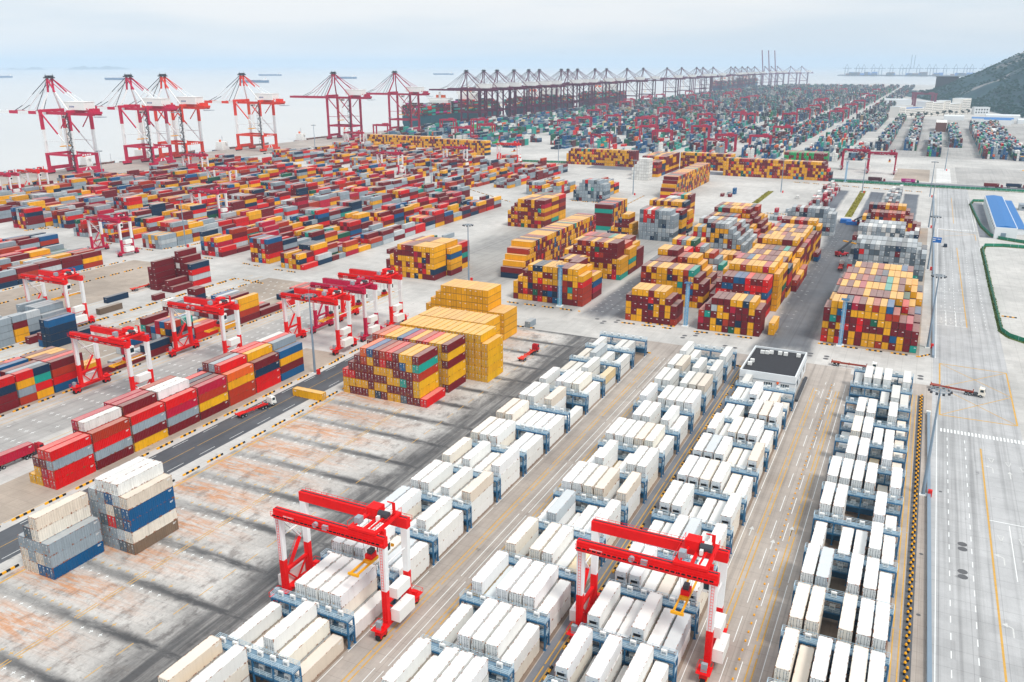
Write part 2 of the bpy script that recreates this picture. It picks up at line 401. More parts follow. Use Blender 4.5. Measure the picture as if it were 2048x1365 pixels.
# yard surfaces, each 4 mm above the one below
for n_, x0, x1, y0, y1, z, m in (
    ('reefer_lane', -108, -14, 40, 318, .004, G_lane),
    ('reefer_lane', -14, 12.9, 40, 312, .004, G_lane),
    ('reefer_bay_floor', -106.2, -87.4, 40, 303, .008, G_under), ('reefer_bay_floor', -71.6, -53.2, 40, 302, .008, G_under),
    ('reefer_bay_floor', -46.9, -28.2, 40, 276, .008, G_under), ('reefer_bay_floor', -12.6, 6.2, 40, 302, .008, G_under),
    ('asphalt_strip', -53.0, -47.2, 40, 302, .012, G_asph2), ('asphalt_strip', 8.5, 10.4, 40, 300, .008, G_asph),
    ('stacking_slab', -170, -107.9, 40, 312, .008, G_slab), ('asphalt_road', -188.5, -175.5, 20, 320, .004, G_asph),
    ('yard_road', 12.95, 37.6, 20, 880, .004, G_road),
    ('empty_bay_floor', -246.8, -228, 40, 336, .004, G_yardgrey), ('empty_bay_floor', -303, -275, 60, 334, .004, G_tan),
    ('empty_bay_floor', -402, -344, 150, 334, .004, G_tan), ('block_floor', -211, -192, 60, 250, .004, G_tan),
    ('block_floor', -274, -255, 60, 322, .004, G_tan),
    ('stack_floor', -172, -131, 330, 600, .004, G_greys),
    ('asphalt_lane', -133, -108.5, 335, 620, .008, G_asphs), ('asphalt_lane', -54, -27.5, 318, 655, .008, G_asphs),
    ('stack_floor', -110.5, -52, 340, 620, .004, G_greys), ('stack_floor', -29.5, 8, 345, 640, .004, G_tan),
    ('stack_floor', -260, -172, 360, 620, .004, G_greys),
    ('parking_asphalt', -82, -55, 640, 812, .004, G_asph2s), ('parking_asphalt', -40, -27, 640, 812, .004, G_asph2s),
    ('parking_asphalt', -13, 0, 640, 812, .004, G_asph2s),
    ('side_yard', 39.2, 120, 380, 588, .004, G_conc), ('shed_yard', 38.5, 46, 620, 780, .004, G_asph2),
    ('public_road', -330, 300, 868, 896, .004, G_asph2), ('quay_apron', -829, -742, -100, 4300, .004, G_lane),
    ('gantry_pad', -26, 6, 905, 1010, .008, G_tan), ('white_pad', 12, 25, 905, 1030, .008, G_white), ('yard_pad', 30, 130, 900, 1050, .004, G_yardgrey), ('yard_pad', -60, 160, 1140, 1980, .004, G_yardgrey),
    ('port_road', -84, -66, 1050, 2100, .004, G_conc),
): sheet(n_, x0, x1, y0, y1, z, m)

# ---------------------------------------------------------------- painted markings
mw = MB(); my = MB(); mf = MB()
def L(mb, p, q, w, z=.016):
    p = Vector((*p, z)); q = Vector((*q, z)); d = (q - p).normalized(); r = Vector((-d.y, d.x, 0)) * w / 2
    mb.quad([p - r, q - r, q + r, p + r])
def dash(mb, x, y0, y1, ln, gap, w, z=.016):
    y = y0
    while y < y1: L(mb, (x, y), (x, min(y + ln, y1)), w, z); y += ln + gap
rj = random.Random(5)
for x in (-83.0, -81.9, -76.2, -75.2): 
    y = 45
    while y < 300:                                   # worn double yellow lines
        l = rj.uniform(6, 22); L(my, (x, y), (x, min(y + l, 300)), .22 + .1 * rj.random()); y += l + rj.choice((.4, .8, 2.5))
for x in (-86.9, -79.6, -77.7, -73.3): dash(mw, x, 45, 300, 30, 1.5, .15)
for x in (-51.5, -50.5): dash(my, x, 40, 302, 40, .6, .26)
for x in (-24.2, -23.1, -16.9, -15.9): dash(my, x, 45, 292, rj.uniform(14, 30), 1.2, .26)
for x in (-27.4, -21.0, -18.2, -14.4): dash(mw, x, 45, 300, 9 if x in (-21.0, -18.2) else 40, 5 if x in (-21.0, -18.2) else 1, .15)
for x in (6.9, 8.1): dash(my, x, 40, 300, 40, .5, .26)
L(mw, (14.4, 40), (14.4, 283), .2); L(mw, (13.8, 345), (13.8, 640), .2); L(mw, (14.0, 665), (14.0, 850), .2)
dash(mw, 17.2, 60, 268, 2.4, 3.6, .2); dash(mw, 21.9, 60, 268, 2.4, 3.6, .2)
dash(mw, 17.4, 395, 575, 2.2, 3.6, .2); dash(mw, 21.3, 395, 575, 2.2, 3.6, .2); dash(mw, 29, 395, 575, 2, 4, .2); dash(mw, 33, 395, 575, 2, 4, .2)
L(my, (26.3, 60), (26.0, 262), .42); L(my, (25.7, 394), (24.6, 576), .42); L(my, (24, 668), (24, 800), .35)
L(mw, (37.2, 394), (37.0, 584), .25); L(mw, (36.5, 640), (36.2, 800), .25)
L(mw, (26.2, 217), (38, 217), .3); L(mw, (30.5, 190), (30.5, 216), .2)
for yy in (394, 419, 457): L(mw, (14, yy), (25.6, yy), .3)
for xx in (17.7, 21.6): L(mw, (xx, 394), (xx, 418), .2)
for i in range(24): L(mw, (15.6 + i * .95, 270.6), (15.6 + i * .95, 273.4), .5)
for i in range(24): L(mw, (14.6 + i * .95, 640), (14.6 + i * .95, 643), .45)
A, B_, C_, D_ = (15.2, 339), (37, 337.7), (37, 285.4), (15.2, 284.8)      # yellow box junction
for p, q in ((A, B_), (B_, C_), (C_, D_), (D_, A)): L(my, p, q, .5)
mA, mB_, mC, mD = [((p[0] + q[0]) / 2, (p[1] + q[1]) / 2) for p, q in ((A, B_), (B_, C_), (C_, D_), (D_, A))]
for p, q in ((A, mB_), (B_, mD), (C_, mD), (D_, mB_)): L(my, p, q, .3, .020)
for p, q in (((14.5, 640), (36, 628)), ((14.5, 612), (36, 628)), ((36, 606), (36, 628))): L(my, p, q, .4)
def arrow(x, y, kind, s=1.0, d=1):
    L(mf, (x, y), (x, y + 3.2 * s * d), .28)
    if kind == 's': mf.quad([(x - .6, y + 3.2 * s * d, .017), (x + .6, y + 3.2 * s * d, .017), (x, y + 4.8 * s * d, .017)][::d])
    else:
        k = 1 if kind == 'r' else -1
        L(mf, (x, y + 3.2 * s * d), (x + k * 1.1, y + 4 * s * d), .3, .020)
        mf.quad([(x + k * .9, y + 4.7 * s * d, .018), (x + k * .9, y + 3.2 * s * d, .018), (x + k * 2.0, y + 4 * s * d, .018)][::k * d])
for x, y, k in ((28.4, 196, 'l'), (32.6, 196, 's'), (28.4, 168, 'l'), (32.6, 170, 's'), (28.5, 246, 'l'), (32.6, 244, 's'), (36, 240, 'r'), (-17, 188, 's'), (-20.2, 180, 's'), (-25.8, 184, 's'),
                (15.8, 402, 's'), (19.6, 402, 's'), (23.6, 402, 'r'), (15.8, 424, 's'), (19.6, 424, 's'), (23.6, 424, 'r'), (15.8, 460, 's'), (19.6, 460, 's'), (23.6, 460, 'r'),
                (28, 500, 's'), (34.5, 500, 'l'), (-62, 287, 's'), (-22, 286, 'l'), (-17.5, 280, 'l'), (-12, 276, 'l')): arrow(x, y, k)
def tri(x, y):
    for p, q in (((x - .7, y + 3), (x + .7, y + 3)), ((x - .7, y + 3), (x, y)), ((x + .7, y + 3), (x, y))): L(mf, p, q, .2)
for x, y in ((28.3, 207), (32.8, 207), (28.4, 253), (32.6, 252), (36, 250), (15.8, 397), (19.6, 397), (23.6, 397)): tri(x, y)
# stacking slab lines
dash(my, -143.4, 60, 216, 5.4, 1.1, .22); dash(my, -142.6, 60, 216, 5.4, 1.1, .22)
L(my, (-168.4, 40), (-168.4, 212), .5); dash(my, -126, 60, 300, 4, 3, .2)
for k in range(-3, 16):
    y = 92.6 + 14.6 * k
    if y > 310: break
    for i in range(13):
        x = -166 + i * 2.62
        if rj.random() < .85: L(my, (x, y + 1.8), (x + .9, y + 1.8), .18); L(my, (x + .45, y + 1.2), (x + .45, y + 2.4), .16, .020)
        if rj.random() < .75: L(mw, (x + .3, y - 1.6), (x + 1.1, y - 1.6), .16); L(mw, (x + .7, y - 2.2), (x + .7, y - 1.2), .15, .020)
for y in np.arange(66, 334, 6.4):                    # white crosses of the empty block and its neighbours
    for x in list(np.arange(-245.5, -228, 2.8)) + list(np.arange(-301, -276, 4.2)):
        if rj.random() < .8: L(mw, (x - .6, y), (x + .6, y), .22); L(mw, (x, y - .9), (x, y + .9), .2, .020)
for x in (-251.6, -248.6, -224.8, -221.5, -191.6, -308, -341.5, -314.5): dash(my, x, 50, 335, 60, .5, .24)
for y in np.arange(350, 600, 6.5):
    for x in list(np.arange(-129, -112, 2.8)) + list(np.arange(-49.5, -44, 2.6)):
        if rj.random() < .6: L(mw, (x, y), (x + 1.1, y), .25)
for x in (-177.0, -187.6): dash(mw, x, 40, 318, 6, 6, .16)
dash(my, -182, 40, 310, 30, 1, .15)
mf.build('worn_road_arrow_marking', M['mark_wfade'], kind='structure'); mw.build('white_road_marking', M['mark_w'], kind='structure'); my.build('yellow_road_marking', M['mark_yfade'], kind='structure')
# drain covers
mc = MB()
for x, y in ((20, 199.5), (20, 201.8), (19.8, 187), (19.8, 189.2), (-30, 327), (-30, 330), (-24, 326), (-24, 329), (-62, 322), (-62, 325), (-58, 324), (-76, 333), (-76, 336), (-80, 328), (-80, 331), (-112, 337), (-112, 340), (-117, 333), (-117, 336), (-121, 338), (9, 318), (9, 321), (15.4, 228), (11.4, 193), (11.3, 168)):
    r = 1.05 if x not in (15.4, 11.4, 11.3) else .45
    mc.quad([(x + r * math.cos(a * .5236), y + r * math.sin(a * .5236), .014) for a in range(12)])
mc.build('road_drain_cover', M['cover'], kind='structure')

# ---------------------------------------------------------------- kerbs: yellow and black barrier blocks
kb = MB()
def kerb(p, q, h=.45, blk=1.0, run=6, gap=3.0, w=.35):
    p = Vector((*p, 0)); q = Vector((*q, 0)); d = (q - p); Ln = d.length; d.normalize(); s = 0
    while s < Ln:
        for i in range(run):
            a = s + i * blk
            if a + blk > Ln: break
            u = p + d * a; v = p + d * (a + blk * .97)
            kb.bar((u.x, u.y, h / 2), (v.x, v.y, h / 2), w, h, i % 2)
        s += run * blk + gap
for p, q in (((-171, 40), (-171, 305)), ((-190.6, 40), (-190.6, 245)), ((-191.4, 243), (-191.4, 312)),
             ((-303.5, 60), (-303.5, 330)), ((-254.6, 40), (-254.6, 322)),
             ((-317.8, 60), (-317.8, 325)), ((-317.0, 60), (-317.0, 325)), ((-404, 130), (-404, 330)), ((-382, 130), (-382, 322)),
             ((-339, 354), (-325, 352)), ((-313, 350), (-296, 349.5)), ((-297, 323), (-316, 325)), ((-318, 304), (-318, 322)),
             ((-378, 354), (-360, 356)), ((-427, 357), (-410, 357)), ((-466, 360), (-450, 360)), ((-410, 362), (-403, 380)), ((-403, 380), (-403, 470)), ((-542, 366), (-530, 384)), ((-540, 366), (-540, 420)),
             ((-169, 345.5), (-132, 345.5)), ((-109.5, 337), (-87, 337.5)), ((-78, 338), (-52, 339)), ((-29, 344), (8, 343.5)), ((8, 343.5), (12.4, 349)),
             ((-177, 265), (-165, 300)), ((-160, 312), (-140, 313)), ((-91, 302.5), (-86, 303)), ((-70, 304), (-54, 304.5)), ((-54, 303), (-48, 302)),
             ((-410, 672), (-392, 690)), ((-392, 690), (-366, 670)), ((-366, 670), (-300, 620)), ((-258, 648), (-230, 648)), ((-294, 640), (-270, 644)), ((-48, 640), (-33, 632)),
             ((-130, 655), (-84, 655)), ((-110, 846), (2, 826)), ((40, 420), (60, 418)), ((-210, 640), (-212, 700)), ((-176, 700), (-186, 690))):
    kerb(p, q)
for k in range(3): kerb((-100 + k * 5, 341), (-97 + k * 5, 341), run=3)
kb.build('kerb', [M['yellow'], M['black']], kind='structure')
# ---------------------------------------------------------------- containers
CN = {  # name -> paint
 'red': lin(228, 2, 8), 'maroon': lin(124, 12, 28), 'brown red': lin(186, 52, 22), 'orange': lin(236, 100, 26), 'yellow': lin(255, 180, 2),
 'grey': lin(158, 172, 182), 'pale grey': lin(200, 208, 212), 'white': lin(242, 242, 238), 'cream': lin(240, 232, 218), 'navy': lin(6, 50, 82),
 'blue': lin(4, 92, 146), 'teal': lin(22, 166, 150), 'green': lin(14, 100, 74), 'crimson': lin(194, 6, 56), 'dark grey': lin(92, 108, 120),
 'rusty brown': lin(128, 108, 90), 'rust stained white': lin(232, 218, 200), 'mint': lin(150, 200, 168), 'magenta': lin(206, 20, 140),
 'sand': lin(240, 212, 160), 'bright green': lin(20, 170, 90), 'dull maroon': lin(92, 38, 48), 'slate': lin(84, 118, 146)}
P_LEFT = {'red': 14, 'maroon': 30, 'brown red': 9, 'yellow': 14, 'grey': 18, 'pale grey': 8, 'navy': 9, 'blue': 6, 'teal': 2, 'green': 2, 'crimson': 5}
P_STACK = {'yellow': 42, 'maroon': 38, 'brown red': 9, 'red': 4, 'blue': 2, 'navy': 3, 'teal': 2, 'green': 1, 'crimson': 3}
P_GREY = {'grey': 52, 'dark grey': 20, 'pale grey': 9, 'red': 4, 'navy': 5, 'maroon': 4, 'teal': 2}
P_YEL = {'yellow': 1}
P_WHITE = {'white': 1}
P_MIX = {'maroon': 30, 'grey': 25, 'red': 10, 'yellow': 15, 'navy': 6, 'pale grey': 6, 'brown red': 8}
P_FAR = {'navy': 17, 'blue': 18, 'teal': 15, 'green': 6, 'dull maroon': 11, 'maroon': 6, 'red': 3, 'orange': 2, 'white': 12, 'grey': 14, 'slate': 14, 'bright green': 2, 'sand': 2, 'crimson': 2}
TIER = ['lowest', 'second', 'third', 'fourth', 'fifth', 'sixth', 'seventh', 'eighth']
ORD = ['first', 'second', 'third', 'fourth', 'fifth', 'sixth', 'seventh', 'eighth', 'ninth', 'tenth', 'eleventh', 'twelfth', 'thirteenth', 'fourteenth', 'fifteenth', 'sixteenth']
rc = random.Random(3)
def pick(pal):
    k = list(pal); return rc.choices(k, [pal[a] for a in k])[0]
DRY = []; REEF = []
def add(lst, x, y, z, L, H, rot, col, where, vis, tier, c=None, b=None, extra=''):
    lst.append(dict(x=x, y=y, z=z, L=L, H=H, rot=rot, col=col, where=where, vis=vis, tier=tier, c=c, b=b, extra=extra))
def stack(where, x0, y0, bays, pal, grid=None, L=12.19, px=2.52, py=12.95, H=2.9, lst=DRY, p20=0.0, first=1, jit=.0):
    """bays: one list of column heights per bay, the nearest bay first; grid[(bay, col)] lists its colours from the ground up"""
    nb = len(bays)
    for b, cols in enumerate(bays):
        for c, n in enumerate(cols):
            front = bays[b - 1][c] if b and c < len(bays[b - 1]) else 0
            right = cols[c + 1] if c + 1 < len(cols) else 0
            two = rc.random() < p20
            for t in range(n):
                vis = t == n - 1 or right <= t or front <= t or (c > 1 and False)
                cc = grid.get((b, c)) if grid else None
                xx = x0 + px * c + 1.22; yy = y0 + py * b
                for h in ((0, 1) if two else (0,)):
                    col = cc[t] if cc and t < len(cc) else pick(pal)
                    l = 6.06 if two else L
                    add(lst, xx + rc.uniform(-.03, .03), yy + l / 2 + h * 6.1 + rc.uniform(-jit, jit), t * H, l, H - .02, 0, col, where, vis, t, c, b, ('near half', 'far half')[h] if two else '')
def stack_x(where, x0, y0, heights, pal, px=2.52, H=2.9, first=None):
    """containers lying across: doors towards +X, one stack per position along Y"""
    for i, n in enumerate(heights):
        front = heights[i - 1] if i else 0
        for t in range(n):
            col = first[t] if first and i == first_pos(heights, t) else pick(pal)
            add(DRY, x0 + 6.1, y0 + px * i + 1.22, t * H, 12.19, H - .02, 1, col, where, True, t, i, None)
def first_pos(h, t):
    for i, n in enumerate(h):
        if n > t: return i
def rnd(lo, hi, n=6): return [rc.randint(lo, hi) for _ in range(n)]

Y_, M_, R_, B_2, T_, O_, N_, G_, D_2, W_, K_, X_ = 'yellow', 'maroon', 'red', 'blue', 'teal', 'orange', 'navy', 'grey', 'dark grey', 'white', 'brown red', 'rust stained white'
# grey stacks in the left foreground
stack('near grey stack', -168.6, 99.6, [[3, 4, 5, 3]], P_GREY, {(0, 0): [X_, X_, G_], (0, 1): [X_, G_, G_, D_2], (0, 2): [B_2, X_, G_, 'cream', X_], (0, 3): [B_2, 'grey', 'grey']}, px=2.5, L=12.9)
stack('taller grey stack', -163.2, 114.3, [[5, 6, 6, 6, 5]], P_GREY, {(0, 0): [G_, G_, G_, G_, 'pale grey'], (0, 1): [G_, G_, D_2, G_, G_, 'white'], (0, 2): [G_, G_, R_, X_, B_2, 'white'], (0, 3): [D_2, 'pale grey', D_2, D_2, 'pale grey', 'white'], (0, 4): ['rusty brown', 'cream', B_2, B_2, X_]}, px=2.5, L=12.9)
# row beside the asphalt road
gA = {(0, 5): [R_, R_, G_, R_], (0, 4): [R_, 'crimson', M_, R_], (1, 5): [M_, G_, R_, K_], (1, 4): [M_, M_, G_, R_, W_], (1, 3): [G_, M_, M_, M_, 'crimson'], (1, 2): [K_, M_, M_, M_, O_],
      (2, 5): [Y_, M_, G_, R_], (2, 4): [G_, M_, M_, K_, M_], (2, 3): [M_, K_, Y_, R_, 'crimson'], (2, 2): [M_, M_, G_, M_, 'crimson'], (3, 5): [M_, G_, 'crimson', R_], (3, 4): [M_, Y_, G_, M_, W_], (3, 3): [M_, M_, G_, M_, W_], (3, 2): [M_, M_, Y_, K_, K_],
      (4, 5): [M_, Y_, K_, 'crimson'], (4, 4): [M_, G_, Y_, M_], (5, 5): [K_, K_, Y_, O_], (5, 4): [Y_, M_, K_, M_, R_], (5, 3): [M_, G_, M_, M_, G_], (5, 2): [M_, Y_, M_, M_, M_],
      (6, 5): [R_, R_, N_, M_], (6, 4): [Y_, M_, G_, K_, Y_], (6, 3): [Y_, M_, G_, K_, R_], (7, 5): [B_2, M_, Y_, B_2], (7, 4): [M_, Y_, K_, Y_, G_], (7, 3): [M_, G_, Y_, M_, R_], (7, 2): [G_, M_, Y_, M_, W_]}
stack('red row beside the asphalt road', -210.6, 127.6, [[0, 0, 1, 3, 4, 4], [0, 1, 3, 5, 5, 4], [0, 2, 5, 5, 5, 4], [1, 3, 5, 5, 5, 4], [2, 3, 4, 4, 4, 4], [2, 4, 5, 5, 5, 4], [3, 4, 5, 5, 5, 4], [3, 4, 5, 5, 5, 4]], P_LEFT, gA, px=2.66, py=12.75, H=2.75)
# striped stacks and the yellow ones
g1 = {(0, 0): [Y_, Y_, R_], (0, 1): [M_, Y_, R_, M_], (0, 2): [M_, Y_, M_, M_, M_], (0, 3): [M_, Y_, M_, M_, K_, O_], (0, 4): [Y_, M_, M_, M_, Y_, B_2], (0, 5): [N_, Y_, M_, Y_, M_, M_], (0, 6): [M_, Y_, M_, Y_, R_, K_],
      (0, 7): [Y_, M_, Y_, Y_, M_, R_], (0, 8): [Y_, M_, Y_, M_, M_, M_], (0, 9): [D_2, M_, T_, M_, B_2, Y_], (0, 10): [M_, M_, M_, 'maroon', Y_, Y_], (0, 11): [M_, Y_, Y_, K_, T_, M_], (0, 12): [R_]}
stack('striped stack', -169.0, 218.1, [[3, 4, 5] + [6] * 9 + [1]], P_STACK, g1, px=2.55, H=2.87)
g2 = {(0, 12): [M_, Y_, Y_, M_, Y_, M_], (0, 0): [M_] * 5, (0, 1): [M_] * 5 + [K_], (0, 2): [M_] * 5 + [O_], (0, 3): [M_] * 5 + [Y_], (0, 4): [M_] * 5 + [Y_], (0, 5): [M_] * 5 + [B_2], (0, 6): [M_] * 5 + ['crimson'], (0, 7): [M_] * 5 + [Y_], (0, 8): [M_] * 5 + [K_], (0, 9): [M_] * 5 + [R_], (0, 10): [M_] * 5 + [Y_], (0, 11): [Y_] * 6}
stack('second striped stack', -169.0, 232.8, [[5] + [6] * 12], P_STACK, g2, px=2.54, H=2.87)
stack('yellow stack', -164.5, 247.2, [[6] * 13 + [5], [6] * 11 + [0] * 3], P_YEL, px=2.58, H=2.87, py=13)
stack('stepped yellow stack', -181, 292.5, [[4, 5, 6, 7] + [7] * 8 + [4, 4, 4]], P_YEL, px=2.44, H=2.87)
add(DRY, -143.4, 316, 0, 6.06, 2.6, 0, G_, 'open concrete', True, 0, extra='single')
add(DRY, -176.5, 209, 0, 12.19, 2.6, 1, Y_, 'kerb by the lamp mast', True, 0, extra='single')

# reefer blocks
def reefers(where, xs, data, unit_near, y0=111.9, py=15.85):
    for b, cols in data.items():
        nxt = data.get(b - 1)
        for c, n in enumerate(cols):
            right = cols[c + 1] if c < 5 else 0
            for t in range(n):
                col = rc.choices(['white', 'cream', 'pale grey', 'rust stained white', 'sand'], [72, 14, 6, 7, .8])[0]
                vis = t == n - 1 or right <= t or t >= 2 or (c == 5)
                two = rc.random() < .05 and t == n - 1 and b > 5
                add(REEF, xs[c] + 1.22 + rc.uniform(-.04, .04), y0 + py * b + 6.1 + rc.uniform(-.12, .12), t * 2.9, 12.19, 2.88, 0, col, where, vis, t, c, b + 2, 'unit' if unit_near else '')
RX = {1: [-105.6, -102.7, -99.8, -96.85, -93.95, -91.0], 2: [-70.7, -67.9, -65.0, -62.1, -59.2, -56.4], 3: [-45.7, -42.8, -40.0, -37.1, -34.2, -31.3], 4: [-11.5, -8.6, -5.7, -2.7, .3, 3.1]}
RX[1] = [x + .6 for x in RX[1]]
reefers('leftmost reefer block', RX[1], {-2: [3, 2, 3, 0, 0, 0], -1: [2, 1, 1, 3, 2, 1], 0: [1, 3, 3, 3, 3, 1], 1: [3, 3, 3, 2, 2, 2], 2: [3, 3, 1, 2, 3, 2], 3: [3, 3, 2, 3, 2, 3], 4: [3, 2, 3, 2, 2, 3], 5: [3, 3, 3, 1, 2, 2], 6: [3, 3, 2, 2, 2, 2], 7: [3, 3, 1, 3, 0, 1], 8: [3, 1, 3, 3, 3, 2], 9: [2, 2, 2, 3, 1, 2], 10: [2, 2, 3, 2, 1, 2], 11: [2, 1, 1, 2, 2, 0]}, False)
reefers('second reefer block', RX[2], {-1: [3, 2, 3, 3, 3, 1], 0: [2, 1, 3, 3, 3, 2], 1: [3, 2, 3, 3, 3, 2], 2: [3, 1, 3, 3, 2, 2], 3: [2, 3, 1, 2, 2, 3], 4: [3, 3, 3, 3, 1, 3], 5: [2, 3, 1, 2, 3, 3], 6: [3, 3, 3, 3, 3, 2], 7: [1, 3, 3, 1, 3, 2], 8: [3, 1, 3, 3, 3, 3], 9: [3, 3, 1, 3, 3, 3], 10: [3, 3, 1, 3, 1, 3], 11: [3, 2, 0, 1, 1, 3]}, False)
reefers('third reefer block', RX[3], {-1: [2, 2, 3, 2, 2, 1], 0: [3, 1, 3, 1, 3, 2], 1: [3, 2, 2, 3, 2, 2], 2: [3, 3, 2, 2, 2, 3], 3: [2, 2, 3, 3, 2, 3], 4: [3, 3, 1, 2, 2, 3], 5: [3, 3, 3, 3, 2, 2], 6: [3, 3, 3, 2, 2, 3], 7: [3, 2, 3, 3, 3, 2], 8: [2, 2, 0, 3, 3, 3], 9: [2, 2, 3, 2, 2, 1], 10: [2, 0, 1, 0, 1, 0]}, True)
reefers('rightmost reefer block', RX[4], {0: [3, 2, 3, 3, 3, 3], 1: [3, 2, 3, 3, 3, 3], 2: [3, 3, 0, 3, 3, 3], 3: [3, 3, 0, 3, 3, 2], 4: [2, 0, 2, 2, 3, 2], 5: [3, 3, 0, 0, 3, 1], 6: [3, 3, 3, 3, 1, 3], 7: [1, 3, 3, 1, 3, 1], 8: [1, 3, 3, 2, 2, 1], 9: [1, 3, 3, 0, 3, 1], 10: [0, 1, 1, 2, 3, 2], 11: [2, 3, 3, 3, 1, 3]}, False)

# yards on the left, near rows
def yard(where, xr, y0, n, lo, hi, pal=P_LEFT, rl=None, rh=None, py=12.75, px=2.66, ncol=6, H=2.75, p20=.1, miss=.1, seed=None):
    bays = []
    for i in range(n):
        l, h = (lo, hi) if not isinstance(lo, (list, tuple)) else (lo[i % len(lo)], hi[i % len(hi)])
        m_ = rc.randint(l, h); bays.append([0 if rc.random() < miss * .5 else min(h, max(1 if l else 0, m_ + rc.choice((-1, 0, 0, 0, 1)))) for _ in range(ncol)])
        if rl is not None: bays[-1][-1] = rl[i] if i < len(rl) else bays[-1][-1]
    stack(where, xr - px * ncol + (px - 2.44), y0, bays, pal, py=py, px=px, H=H, p20=p20)
yard('second row from the road', -257.2, 47, 22, [3] * 11 + [0, 0, 1, 3, 0, 1, 2, 0, 0, 0, 0], [4] * 11 + [1, 1, 2, 4, 2, 3, 4, 1, 1, 1, 1], rl=[4, 4, 4, 4, 4, 4, 4, 4, 4, 4, 4, 1, 1, 2, 4, 2, 4, 4, 1, 1, 0, 1], p20=.25)
yard('grey row behind the second row', -320.2, 128, 8, 3, 4, {'grey': 45, 'pale grey': 20, 'maroon': 10, 'blue': 8, 'yellow': 8, 'navy': 5}, rl=[4, 4, 4, 4, 4, 4, 4, 3], p20=.12)
stack('dark blue group', -316, 205.5, [[1, 0, 0, 2, 4, 4], [0, 0, 0, 1, 1, 0]], {'navy': 6, 'blue': 3, 'maroon': 2}, {(0, 5): [N_, N_, N_, 'blue'], (0, 4): [N_, N_, N_, N_]}, px=2.66)
stack('small grey group', -304, 262, [[0, 2, 0, 2, 0, 0], [1, 0, 1, 2, 1, 0], [0, 1, 3, 3, 1, 0]], {'grey': 4, 'maroon': 3, 'navy': 2, 'white': 2}, px=2.66, L=6.06, py=6.4)
add(DRY, -338.2, 268, 0, 12.19, 2.75, 0, N_, 'empty slab', True, 0, extra='single')
add(DRY, -324.8, 253, 0, 12.19, 2.75, 0, 'rusty brown', 'empty slab', True, 0, extra='single')
add(DRY, -321.6, 278, 0, 6.06, 2.6, 0, M_, 'empty slab', True, 0, extra='single')
stack('maroon group', -339.6, 289.4, [[4, 5, 0, 1, 2, 1], [0, 5, 6, 5, 4, 4]], {'maroon': 1}, {(1, 5): [R_, 'pale grey', R_, N_], (1, 4): [R_, M_, M_, M_], (1, 3): [M_] * 5, (1, 2): [M_, M_, M_, W_, M_, M_]}, px=2.66, py=13)
yard('far left row', -407.6, 140, 14, 2, 3, P_LEFT, rl=[3, 3, 3, 2, 3, 3, 3, 3, 2, 3, 3, 3, 3, 3])
yard('far left row', -434, 130, 15, 2, 3); yard('far left row', -472, 200, 11, 2, 3); yard('far left row', -498, 210, 9, 2, 3); yard('far left row', -535, 240, 6, 2, 3)
# yards beyond the cross aisle
yard('mid yard row', -270, 411, 5, 0, 2, P_LEFT, ncol=5, p20=.3)
yard('mid yard row', -297, 355.5, 19, [1, 2, 2, 2, 1], [3, 4, 3, 4, 3], P_MIX | P_LEFT, rl=[1, 2, 1, 3, 1, 2, 3, 2, 3, 2, 3, 4, 3, 2, 3, 2, 3, 3, 3])
yard('mid yard row', -324.5, 359.5, 19, [4, 3, 3], [5, 5, 4], P_LEFT, rl=[5, 4, 3, 4, 3, 2, 4, 3, 2, 3, 4, 4, 3, 3, 2, 4, 3, 3, 2])
yard('mid yard row', -361, 361, 23, [4, 3, 2], [5, 5, 4], P_LEFT, rl=[2, 1, 3, 4, 3, 2, 3])
yard('mid yard row', -409.6, 361.5, 24, [3, 3, 2], [4, 5, 4], {'grey': 30, 'maroon': 22, 'red': 14, 'yellow': 12, 'pale grey': 9, 'brown red': 6, 'crimson': 7}, rl=[3, 3, 3, 2, 2, 3])
for i, (xr, y0, n) in enumerate(((-450, 364, 25), (-479.5, 368, 27), (-520.5, 384, 25), (-542.5, 370, 27), (-583, 376, 26), (-610, 390, 26), (-648, 425, 24), (-676, 455, 21))):
    yard('mid yard row', xr, y0, n, [3, 1, 3, 2, 3], [5, 3, 4, 4, 5], P_LEFT)
for i, (xr, y0, n) in enumerate(((-293, 664, 5), (-335, 690, 11), (-366, 674, 14), (-408, 700, 13), (-448, 720, 11), (-476, 765, 10), (-518, 760, 12), (-545, 760, 13), (-586, 770, 13), (-612, 770, 14), (-650, 780, 14), (-678, 790, 14))):
    yard('far yard row', xr, y0, n, [2, 1, 2, 1], [4, 4, 3, 3], P_MIX, miss=.2)
# block stacks right of the cross aisle
stack('left multicoloured stack', -250.5, 366.3, [[3, 4, 5] + [6] * 9, [2, 4, 5] + [6] * 9 + [5], [2, 3, 4, 4] + [5] * 8], P_STACK, px=2.46)
stack('isolated multicoloured stack', -255.2, 523.2, [[4, 5, 6] + [7] * 8, [4, 5, 6] + [7] * 8, [4, 5, 6] + [7] * 8], P_STACK, px=2.52, H=2.75)
stack('multicoloured stack by the blue tower', -169.3, 353, [[3, 4, 5] + [6] * 10 + [5], [2, 3, 3, 5, 5, 5, 3, 3, 5, 6, 6, 5, 4, 4]], P_STACK, {(0, 13): [K_, K_, K_, R_, Y_], (0, 12): [M_, K_, K_, Y_, Y_, Y_], (0, 4): [M_, 'green', M_, Y_, Y_, N_], (0, 5): [R_, M_, M_, R_, Y_, N_]}, px=2.53, py=14)
stack_x('long striped row', -193.6, 388.2, [2, 3, 4, 5, 5] + [6] * 38, P_STACK, px=2.56, H=2.9, first=[N_, M_, Y_, Y_, K_, Y_])
